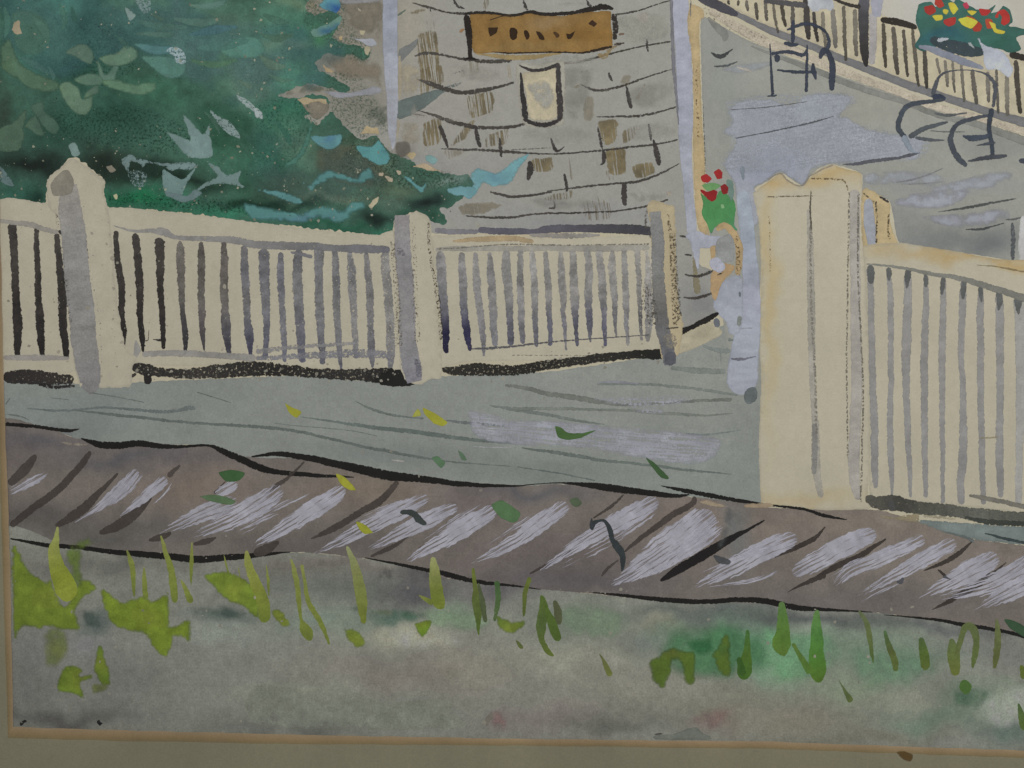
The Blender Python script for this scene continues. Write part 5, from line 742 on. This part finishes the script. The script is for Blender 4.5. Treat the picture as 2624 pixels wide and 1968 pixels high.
for c, r, pts, w, a in [(0,2,[(310,610),(230,720),(80,870)],[40,90,70],.55),(0,2,[(780,580),(700,700),(520,900),(280,1080),(90,1225)],[40,60,70,66,60],.7),(0,2,[(1020,770),(880,920),(680,1110),(480,1225)],[20,50,90,40],.75),(0,2,[(1310,980),(1150,1130),(1000,1230),(860,1288)],[20,90,90,40],.85),(0,2,[(1560,700),(1450,800)],[20,60],.5),(0,2,[(1950,840),(1850,950)],[10,30],.7),
    (0,2,[(1480,1280),(1380,1330),(1285,1350)],[30,60,20],.7),(0,2,[(1870,1325),(1780,1360),(1670,1385)],[16,56,30],.6),(1,2,[(420,670),(290,800),(180,875),(60,962)],[16,30,40,10],.7),(1,2,[(1225,840),(1080,1000),(900,1110),(650,1260),(475,1338)],[44,66,60,56,12],.8),(1,2,[(200,1360),(100,1420),(-20,1465)],[20,90,70],.8),(1,2,[(1320,1320),(1150,1420),(990,1490)],[10,44,20],.6),(1,2,[(1750,1270),(1400,1420)],[8,14],.4),
    (2,2,[(965,955),(850,1060),(700,1160)],[14,30,12],.75),(2,2,[(1575,970),(1560,1030),(1400,1125),(1100,1340),(970,1450)],[30,50,60,40,16],.8),(2,2,[(920,1520),(830,1590),(770,1660)],[12,30,14],.6),(2,2,[(800,1220),(620,1370),(400,1510),(150,1640)],[8,12,30,20],.75),(3,2,[(495,1232),(400,1330),(250,1410),(100,1470),(-10,1518)],[10,40,46,40,16],.95),
    (3,2,[(1020,1335),(880,1430),(740,1510),(600,1570),(420,1665)],[14,46,56,56,30],.95),(3,2,[(1760,1362),(1650,1460),(1520,1540),(1340,1615)],[14,44,40,8],.9),(3,2,[(2060,1540),(1960,1620),(1870,1680)],[8,30,14],.9),(3,3,[(500,-10),(320,60),(165,142)],[60,34,4],.9),(3,3,[(1940,-10),(1820,70),(1700,140),(1550,225),(1415,292)],[70,60,60,40,6],.95),(3,2,[(1465,1600),(1510,1640),(1560,1670)],[14,30,10],.9),(3,3,[(2212,80),(2150,130)],[20,8],.6)]:
    dl.rib(t(c, r, pts), w, DC if r < 3 and c < 3 else (70,62,57), alpha=a, dry=.02, rough=.8)
dl.rib(t(2,2,[(2185,1175),(2050,1250),(1900,1330),(1700,1450),(1560,1530),(1400,1625),(1280,1700)]), [10,26,60,84,84,70,24], (38,36,36), alpha=.96)
dl.each("brick_joint", walk)
LV = (167, 165, 178)
HL = [(0,2,[(420,765),(300,830),(80,945)],[20,80,110],.42),(0,2,[(1190,745),(1000,950),(850,1070),(650,1195)],[90,120,70,10],.3),(0,2,[(1240,745),(1100,920),(820,1140)],[30,70,20],.55),(0,2,[(1440,815),(1250,980),(1040,1145)],[100,100,16],.3),(0,2,[(1500,830),(1400,960),(1280,1040)],[16,50,10],.5),(0,2,[(2050,850),(1950,910),(1850,965)],[100,110,50],.35),
    (0,2,[(2050,1010),(1700,1140),(1380,1290)],[150,150,16],.4),(0,2,[(2440,900),(2212,1050),(1950,1190),(1640,1322)],[140,200,170,20],.4),(0,2,[(2400,1080),(2100,1230),(1900,1310)],[100,120,20],.62),(1,2,[(770,905),(500,1080),(200,1270),(-40,1400)],[110,170,120,14],.3),(1,2,[(780,960),(500,1150),(200,1330)],[40,60,10],.6),(1,2,[(500,920),(200,1060),(-100,1230)],[20,60,20],.55),
    (1,2,[(1490,975),(1200,1110),(800,1320),(500,1468)],[90,170,120,8],.36),(1,2,[(1740,1055),(1400,1210),(920,1455)],[90,160,10],.34),(1,2,[(1380,960),(1000,1120),(650,1300)],[20,60,20],.6),(1,2,[(2070,1080),(1700,1300),(1260,1555)],[130,170,14],.3),(1,2,[(1990,1010),(1750,1150),(1420,1370)],[10,50,16],.5),(2,2,[(480,1035),(250,1200),(0,1370),(-370,1560)],[120,160,130,10],.33),(2,2,[(340,1040),(100,1190),(-300,1450)],[20,60,10],.55),
    (2,2,[(1260,1005),(1000,1150),(600,1370),(240,1615)],[140,170,120,14],.3),(2,2,[(1130,990),(800,1180),(500,1370),(240,1530)],[20,40,40,10],.5),(2,2,[(1290,1070),(900,1330),(500,1540),(370,1610)],[20,90,50,6],.55),(2,2,[(1740,1120),(1400,1390),(1100,1590),(860,1740)],[260,330,200,14],.3),(2,2,[(1800,1200),(1500,1420),(1150,1620)],[160,180,40],.48),(2,2,[(2460,1320),(2212,1420),(1900,1590),(1560,1760)],[130,190,170,16],.33),(2,2,[(2250,1380),(2000,1480),(1620,1640)],[60,90,12],.45),
    (3,2,[(930,1285),(700,1380),(400,1540),(210,1640)],[140,190,180,90],.26),(3,2,[(1350,1330),(1000,1490),(700,1620),(560,1752)],[110,140,140,20],.36),(3,2,[(1250,1350),(900,1490),(540,1659)],[30,60,20],.42),(3,2,[(1620,1360),(1350,1510),(1050,1680),(730,1850)],[130,140,90,8],.36),(3,2,[(1500,1370),(1150,1570),(720,1850)],[30,60,8],.48),(3,2,[(1990,1490),(1700,1640),(1300,1850)],[150,200,10],.34),(3,2,[(1200,1690),(950,1800),(740,1930)],[20,30,8],.4),
    (3,2,[(2330,1490),(2150,1620),(1900,1740),(1480,1850)],[150,190,180,30],.38),(3,3,[(2350,20),(2100,130),(1780,296)],[120,170,16],.4),(2,3,[(2300,-60),(2100,30),(1690,100)],[40,50,10],.45)]
for c, r, pts, w, d in HL:
    one("light_streak", walk, t(c, r, pts), w, [LV, (174,172,184), LV], GOUACHE, dry=d + .2, dry2=[d - .0, d - .04, d - .02, d + .02, d + .06, d + .12, d + .26], streak=.92, alpha=.95, rough=1.8, edge=1.0, gran=.4, cap=True, rim=.8)
MB().rib(t(1,2,[(1245,1112),(1350,1112),(1420,1180),(1475,1212)],), [30,56,60,30], (66,74,72)).build("dark_dab", walk)
MB().rib(t(2,2,[(690,1262),(700,1210),(740,1182),(800,1185),(845,1250),(868,1340),(910,1400),(950,1470),(955,1560),(950,1620)]), [24,50,30,30,46,44,70,56,40,14], (58,65,68), alpha=.95).rib(t(2,2,[(690,1155),(690,1240)]), [8,60], (62,68,72)).build("dark_hook", walk)
MB().rib(t(2,2,[(1740,1480),(1800,1520),(1890,1540)]), [14,60,40], (82,86,90), alpha=.8).rib(t(3,3,[(1110,45),(1145,55),(1165,10)]), [16,40,20], (84,86,92)).rib(t(3,3,[(1510,0),(1580,30)]), [26,10], (84,86,92)).poly(t(2,2,[(1850,1060),(1960,1080),(1900,1250),(1830,1420),(1760,1440),(1800,1250)]), (108,112,114), alpha=.5, soft=14).poly(t(1,2,[(1040,1580),(1150,1555),(1200,1610),(1170,1700),(1060,1690)]), (86,84,88), alpha=.35, soft=14).each("grey_dab", walk)
ofl = MB().poly(t(2,2,[(1610,1020),(1680,1005),(1760,1025),(1845,1058),(1730,1055)]), (166,148,122)).poly(t(2,2,[(2000,1050),(2080,1030),(2240,1035),(2240,1065),(2050,1070)]), (164,144,116)).poly(t(0,2,[(530,500),(640,510),(760,520),(700,535),(590,525)]), (148,138,124), dry=.3)
ofl.each("bare_paper_chip", walk)

# fallen leaves: parts of the painting in their own right
YL, GL = (166, 166, 42), (78, 116, 66)
for c, r, pts, col in [(1,2,[(252,168),(300,195),(394,240),(350,292),(290,250)],YL),(1,2,[(1400,212),(1424,270),(1350,284)],(168,170,62)),(1,2,[(1442,203),(1530,245),(1655,328),(1612,362),(1540,342),(1460,262)],YL),(1,2,[(692,773),(780,815),(864,912),(800,912),(730,862)],YL),(1,2,[(866,1188),(930,1208),(1010,1282),(940,1294),(890,1252)],(156,160,36)),
    (1,2,[(1520,635),(1570,625),(1635,680),(1600,725),(1550,680)],(88,124,88)),(1,2,[(1745,575),(1790,600),(1822,655),(1780,655)],(92,122,92)),(1,2,[(2035,1050),(2120,1005),(2212,1055),(2285,1120),(2250,1190),(2200,1192),(2110,1150)],(86,124,78)),(0,2,[(1888,765),(2000,742),(2115,768),(2070,832),(1960,842)],(64,104,58)),(0,2,[(1728,970),(1850,955),(1960,975),(2035,1015),(1990,1042),(1850,1022)],(92,122,82)),
    (2,2,[(372,368),(420,375),(480,418),(600,425),(722,400),(600,462),(480,484),(400,458)],(74,110,54)),(2,2,[(1155,635),(1240,690),(1355,812),(1290,812),(1220,730)],(64,98,56)),(2,2,[(500,1000),(560,980),(605,1030),(560,1065),(515,1040)],(86,104,76)),(3,3,[(2040,375),(2120,385),(2240,450),(2300,540),(2200,520),(2090,450)],(60,92,62))]:
    f = Field(col, .07, 20, 171)
    shape("painted_fallen_leaf", PAINTING, t(c, r, pts), f, GOUACHE, tens=.35, rough=.6)

# ------------------------------------------------------------------ grass on the verge
gp = MB()
GP = [(0,3,[(100,-260),(180,-200),(250,-60),(400,50),(430,10),(560,250),(690,40),(780,40),(850,120),(740,170),(665,300),(700,460),(560,470),(400,440),(370,460),(200,450),(120,540)],(106,126,34),.92,2.5),(0,3,[(380,440),(560,440),(600,560),(590,700),(500,790),(390,800),(365,640)],(108,120,62),.55,10),(0,2,[(560,1440),(640,1360),(760,1320),(850,1370),(720,1440),(720,1680),(740,1800),(620,1700)],(104,126,50),.7,6),
    (0,3,[(850,80),(960,150),(1050,215),(1180,180),(1250,170),(1320,210),(1450,140),(1470,260),(1480,430),(1640,380),(1652,575),(1580,540),(1500,528),(1485,620),(1430,712),(1320,610),(1240,510),(1000,440),(920,320)],(108,128,32),.93,2),(0,3,[(560,780),(640,765),(720,800),(700,860),(800,850),(790,890),(700,920),(730,1060),(650,1030),(500,1000),(490,920)],(100,124,34),.92,4),
    (0,3,[(840,620),(880,590),(910,680),(950,830),(960,950),(860,920),(810,800)],(96,120,34),.92,3),(0,3,[(800,930),(960,930),(900,1000),(800,1010)],(104,112,62),.5,5),(0,3,[(1760,0),(1900,-40),(2000,-30),(2130,30),(2230,150),(2240,370),(2110,280),(1960,205),(1880,135)],(106,128,36),.92,2),(1,3,[(125,290),(220,298),(305,420),(235,445),(160,365)],(108,124,44),.92,2),
    (1,3,[(755,460),(880,465),(955,580),(880,618),(820,580)],(106,124,40),.92,3),(1,3,[(1370,405),(1420,388),(1512,388),(1502,470),(1440,532),(1390,472)],(100,134,30),.94,1.5),(1,3,[(2060,330),(2212,390),(2330,380),(2310,440),(2230,490),(2212,500),(2100,450)],(92,118,36),.85,4),
    (2,3,[(1180,740),(1250,690),(1320,640),(1400,610),(1540,650),(1620,640),(1740,650),(1840,480),(1885,520),(1895,700),(1895,870),(1800,840),(1720,680),(1650,650),(1590,700),(1580,930),(1490,922),(1460,760),(1390,740),(1370,860),(1310,975),(1210,900)],Field((92,118,38),.09,40,181).tz(2,3,1650,610,200,50,(54,110,66),.8).tz(2,3,1420,690,120,60,(108,116,48),.7),.9,4),
    (1,3,[(700,270),(900,240),(1150,290),(1500,300),(1480,370),(1200,350),(900,330)],(70,98,80),.35,8)]
for c, r, pts, col, a, so in GP: gp.poly(t(c, r, pts), Field(tuple(1.12 * x for x in col), .16, 26, 300 + len(pts)).tz(c, r, np.mean([p[0] for p in pts]), np.mean([p[1] for p in pts]), 130, 100, (132, 146, 44), .7) if isinstance(col, tuple) and r == 3 and c < 2 else tuple(1.1 * x for x in col) if isinstance(col, tuple) else col, alpha=a, soft=min(so + 4, 6.9) if so < 6 else so + 5, gran=.7, rough=2.2, var=.16)
gp.each("grass_patch", verge)
BL = [(0,2,[(500,1232),(485,1330),(465,1430),(490,1560),(530,1660),(575,1790),(580,1880)],[16,50,96,130,170,190,110],[(170,176,96),(160,168,70),(146,160,40),(150,162,48)]),(0,2,[(1098,1432),(1130,1540),(1150,1659),(1160,1840)],[10,44,44,14],None),(0,2,[(1245,1580),(1250,1700),(1260,1860)],[10,40,50],None),(0,2,[(1392,1308),(1430,1440),(1480,1600),(1500,1720),(1515,1890)],[14,40,56,66,50],None),
    (0,2,[(1660,1365),(1658,1520),(1655,1640),(1652,1740)],[14,32,26,6],None),(0,2,[(1560,1690),(1610,1780),(1655,1890)],[8,44,60],None),(0,2,[(1935,1478),(1955,1560),(1980,1640)],[8,14,10],None),(0,2,[(2060,1580),(2080,1700)],[8,10],None),(0,2,[(2128,1438),(2150,1560),(2200,1700),(2270,1880),(2290,2060)],[26,70,90,110,90],[(166,172,80),(150,160,56),(116,134,40)]),
    (1,2,[(90,1560),(105,1700),(112,1830)],[6,26,10],None),(1,2,[(300,1510),(340,1640),(370,1850),(390,2030),(430,2130),(475,2215)],[12,44,44,30,100,60],None),(1,2,[(395,1560),(420,1700),(460,1890),(560,2060),(635,2250)],[30,30,44,44,20],None),(1,2,[(785,1400),(830,1510),(875,1659),(915,1860),(935,2070)],[18,56,86,96,40],[(158,164,110),(146,152,84),(136,146,64),(126,138,40)]),
    (1,2,[(1525,1495),(1545,1600),(1555,1720),(1575,1860),(1615,1940)],[36,84,106,110,70],[(158,164,100),(146,154,78),(132,146,52),(126,140,40)]),(1,3,[(1405,165),(1470,205),(1530,240)],[8,34,40],None),(1,3,[(1875,-70),(1895,100),(1910,250),(1920,380),(1925,510)],[24,44,80,50,10],[(112,126,44),(102,118,52),(92,120,40)]),(1,3,[(1920,60),(1960,240),(1985,400)],[14,50,30],[(92,104,66)]*2),(1,3,[(2080,40),(2092,200),(2060,390)],[40,50,20],[(74,110,60),(88,112,60)]),
    (2,3,[(155,10),(115,150),(100,350)],[40,40,20],[(106,120,46),(92,108,40)]),(2,3,[(250,165),(275,280),(250,430),(255,540),(310,650),(360,690)],[24,80,90,50,46,20],[(92,118,42),(90,112,52),(108,126,40)]),(2,3,[(290,250),(350,420),(405,560)],[20,80,60],[(86,112,40)]*2),(2,3,[(365,210),(400,320),(405,420)],[30,70,40],[(92,98,64)]*2),(2,3,[(35,555),(70,600),(95,625)],[10,36,20],[(102,116,52)]*2),(2,3,[(755,670),(810,770),(850,865)],[6,40,56],[(110,116,66),(122,130,56)]),
    (2,3,[(2030,465),(2030,640),(2010,800),(2000,895)],[30,64,130,90],[(70,116,50),(82,116,38),(70,114,34)]),(2,3,[(1960,700),(1990,860)],[40,80],[(66,108,40)]*2),(3,3,[(118,222),(125,360),(130,480),(115,600),(140,690)],[50,90,120,160,50],[(104,144,74),(92,136,54),(96,138,46),(100,134,46)]),(3,3,[(425,292),(418,440),(420,640),(430,800),(440,920)],[30,90,124,150,70],[(100,146,72),(82,140,58),(84,138,46),(88,126,34)]),
    (3,3,[(215,580),(280,700),(370,840)],[30,44,70],[(98,130,50),(88,128,44)]),(3,3,[(785,300),(850,410),(880,560),(910,750)],[20,44,44,14],[(108,120,80),(104,118,62),(88,116,52)]),(3,3,[(1005,470),(1050,620),(1090,720),(1105,822)],[24,54,56,44],[(84,122,70),(98,110,52),(100,118,52)]),(3,3,[(1318,530),(1345,680),(1360,812)],[40,84,70],[(88,116,62),(94,120,44),(102,118,48)]),
    (3,3,[(1585,540),(1605,680),(1615,860)],[40,110,70],[(98,116,66),(106,122,56),(112,122,48)]),(3,3,[(1625,700),(1665,540),(1710,440),(1770,460),(1795,560),(1785,680),(1768,795)],[40,50,60,70,56,54,20],[(108,122,62),(104,118,66),(100,120,52)]),(3,3,[(1975,370),(1985,520),(1975,650),(1955,800)],[26,56,60,30],[(108,118,70),(104,114,62),(100,108,52)]),(3,3,[(1690,895),(1705,960),(1710,1020)],[60,110,60],[(84,124,52)]*2),
    (3,3,[(610,900),(670,1000),(715,1090)],[4,30,60],[(92,110,70),(96,112,52)]),(3,3,[(2180,770),(2205,830),(2200,890)],[30,60,40],[(104,120,44)]*2),(3,3,[(2160,1100),(2190,1220),(2215,1330)],[14,60,60],[(84,114,60),(96,118,44)])]
for c, r, pts, w, cols in BL:
    one("grass_blade", verge, t(c, r, pts), w, cols or [(148,156,74),(136,148,56),(120,136,46)], alpha=.84, rough=1.0, gran=.6, edge=1.0, rim=.35)
vm_ = MB()
vm_.poly(t(1,3,[(1980,1240),(2010,1200),(2035,1170),(2040,1220),(1995,1300)]), (132,126,114), alpha=.7).poly(t(2,3,[(1240,1375),(1400,1360),(1500,1325),(1590,1305),(1640,1350),(1710,1410),(1250,1412)]), (124,129,118), alpha=.9).rib(t(2,3,[(1230,1370),(1300,1360)]), 14, (92,86,82), alpha=.7)
vm_.dots(t(0,3,[(210,1255),(855,1265),(190,1275),(870,1275)]), 5, 8, (34,36,36))
vm_.each("wash_mark", verge)

# spatter of pale drops over the dark strokes
pts = []
for (x0, y0, x1, y1, n) in [(10, 500, 660, 985, 60), (660, 500, 1310, 985, 60), (1312, 880, 1700, 960, 30), (300, 940, 1070, 975, 90), (30, 1370, 620, 1440, 14), (700, 1150, 1400, 1260, 26), (1500, 1508, 1640, 1524, 14), (30, 1480, 640, 1900, 60), (640, 1480, 2600, 1890, 120), (2050, 1560, 2400, 1800, 20), (1320, 1010, 1900, 1040, 12)]:
    pts += [(random.uniform(x0, x1), random.uniform(y0, y1)) for _ in range(n)]
MB().dots(pts, .7, 5.0, (158, 153, 138), .8, .12, 3.2).build("pale_spatter", PAINTING, GOUACHE, stuff=True)
MB().dots([(random.uniform(60, 640), random.uniform(560, 960)) for _ in range(30)], 1.5, 6, (176, 170, 152), .75, .1, 1.5).build("water_drop", PAINTING, stuff=True)

# ------------------------------------------------------------------ mat board with its bevelled window
FRONT = -0.0036
def mat_mesh(name, loops, cols, parent, mat, var):
    me = bpy.data.meshes.new(name); vs = []; cs = []; fs = []
    n = len(loops[0][0])
    for (lp, y), c in zip(loops, cols):
        for k, (px, py) in enumerate(lp):
            vs.append(((px - W / 2) * S, y, (H / 2 - py) * S))
            f = 1 + var * ((fbm(np.array([px]), np.array([py]), 120, 3)[0] - .5) * 2)
            cs.append(np.append(pigment(np.asarray(c, float) * f), 1.0))
    for a in range(len(loops) - 1):
        for k in range(n - 1): fs.append((a * n + k, a * n + k + 1, (a + 1) * n + k + 1, (a + 1) * n + k))
    me.from_pydata(vs, [], fs)
    at = me.attributes.new("Col", 'FLOAT_COLOR', 'POINT'); at.data.foreach_set("color", np.array(cs, np.float32).ravel())
    at = me.attributes.new("Par", 'FLOAT_COLOR', 'POINT'); at.data.foreach_set("color", np.tile(np.array([-.3, 0, .35, 1], np.float32), len(vs)))
    at = me.attributes.new("Stroke", 'FLOAT_VECTOR', 'POINT'); at.data.foreach_set("vector", np.zeros(len(vs) * 3, np.float32))
    me.materials.append(mat); me.update()
    o = bpy.data.objects.new(name, me); scene.collection.objects.link(o)
    if parent: o.parent = parent
    return o
def dens(p, step=12):
    out = []
    for (a, b) in zip(p, p[1:]):
        m = max(1, int(math.hypot(b[0] - a[0], b[1] - a[1]) / step))
        out += [(a[0] + (b[0] - a[0]) * i / m, a[1] + (b[1] - a[1]) * i / m) for i in range(m)]
    return out + [p[-1]]
inner = [(-10, -170), (1, 492), (13, 984), (30, 1476), (37, 1861), (656, 1878), (1312, 1891), (1968, 1898), (2850, 1929)]
outer = [(-30, -170), (-16, 492), (-2, 984), (13, 1476), (25, 1888), (656, 1902), (1312, 1907), (1968, 1915), (2850, 1947)]
farr = [(-420, -170), (-420, 492), (-420, 984), (-420, 1476), (-420, 2300), (656, 2300), (1312, 2300), (1968, 2300), (2850, 2300)]
def match(a, ref): # same subdivision counts as ref
    out = []
    for (r0, r1), (p0, p1) in zip(zip(ref, ref[1:]), zip(a, a[1:])):
        m = max(1, int(math.hypot(r1[0] - r0[0], r1[1] - r0[1]) / 12))
        out += [(p0[0] + (p1[0] - p0[0]) * i / m, p0[1] + (p1[1] - p0[1]) * i / m) for i in range(m)]
    return out + [a[-1]]
I_, O_, F_ = match(inner, inner), match(outer, inner), match(farr, inner)
wob = lambda L, sd, a: [(x + (float(fbm(np.array([x]), np.array([y]), 60, sd)[0]) - .5) * a, y + (float(fbm(np.array([x]), np.array([y]), 60, sd + 9)[0]) - .5) * a) for x, y in L]
O_ = wob(O_, 5, 4); I_ = wob(I_, 8, 4)
mid = [((a[0] * 3 + b[0]) / 4, (a[1] * 3 + b[1]) / 4) for a, b in zip(O_, F_)]
mat = mat_mesh("mat_board", [(O_, FRONT), (mid, FRONT), (F_, FRONT), ([(x, y) for x, y in F_], 0.0)], [(130, 124, 100)] * 4, None, MATBOARD, .06)
mat["label"] = "olive beige mat board bordering the watercolour along the left and bottom"; mat["category"] = "mat board"
M2 = [((a[0] + b[0]) / 2, (a[1] + b[1]) / 2) for a, b in zip(I_, O_)]
bev = mat_mesh("bevel", [(I_, -0.0022), (M2, -0.0030), (O_, FRONT - 2e-6)], [(146, 124, 94), (138, 115, 80), (120, 105, 72)], mat, MATBOARD, .10)
stain = MB().poly(t(3,3,[(1095,1510),(1150,1492),(1200,1510),(1245,1535),(1220,1590),(1160,1580),(1120,1545)]), (98, 74, 38), alpha=.85, soft=4)
so = stain.build("brown_stain", None); so.parent = mat
so.location = (0, FRONT - 1e-5 - min(v[1] for v in stain.v[0].tolist()) , BASE_Z)
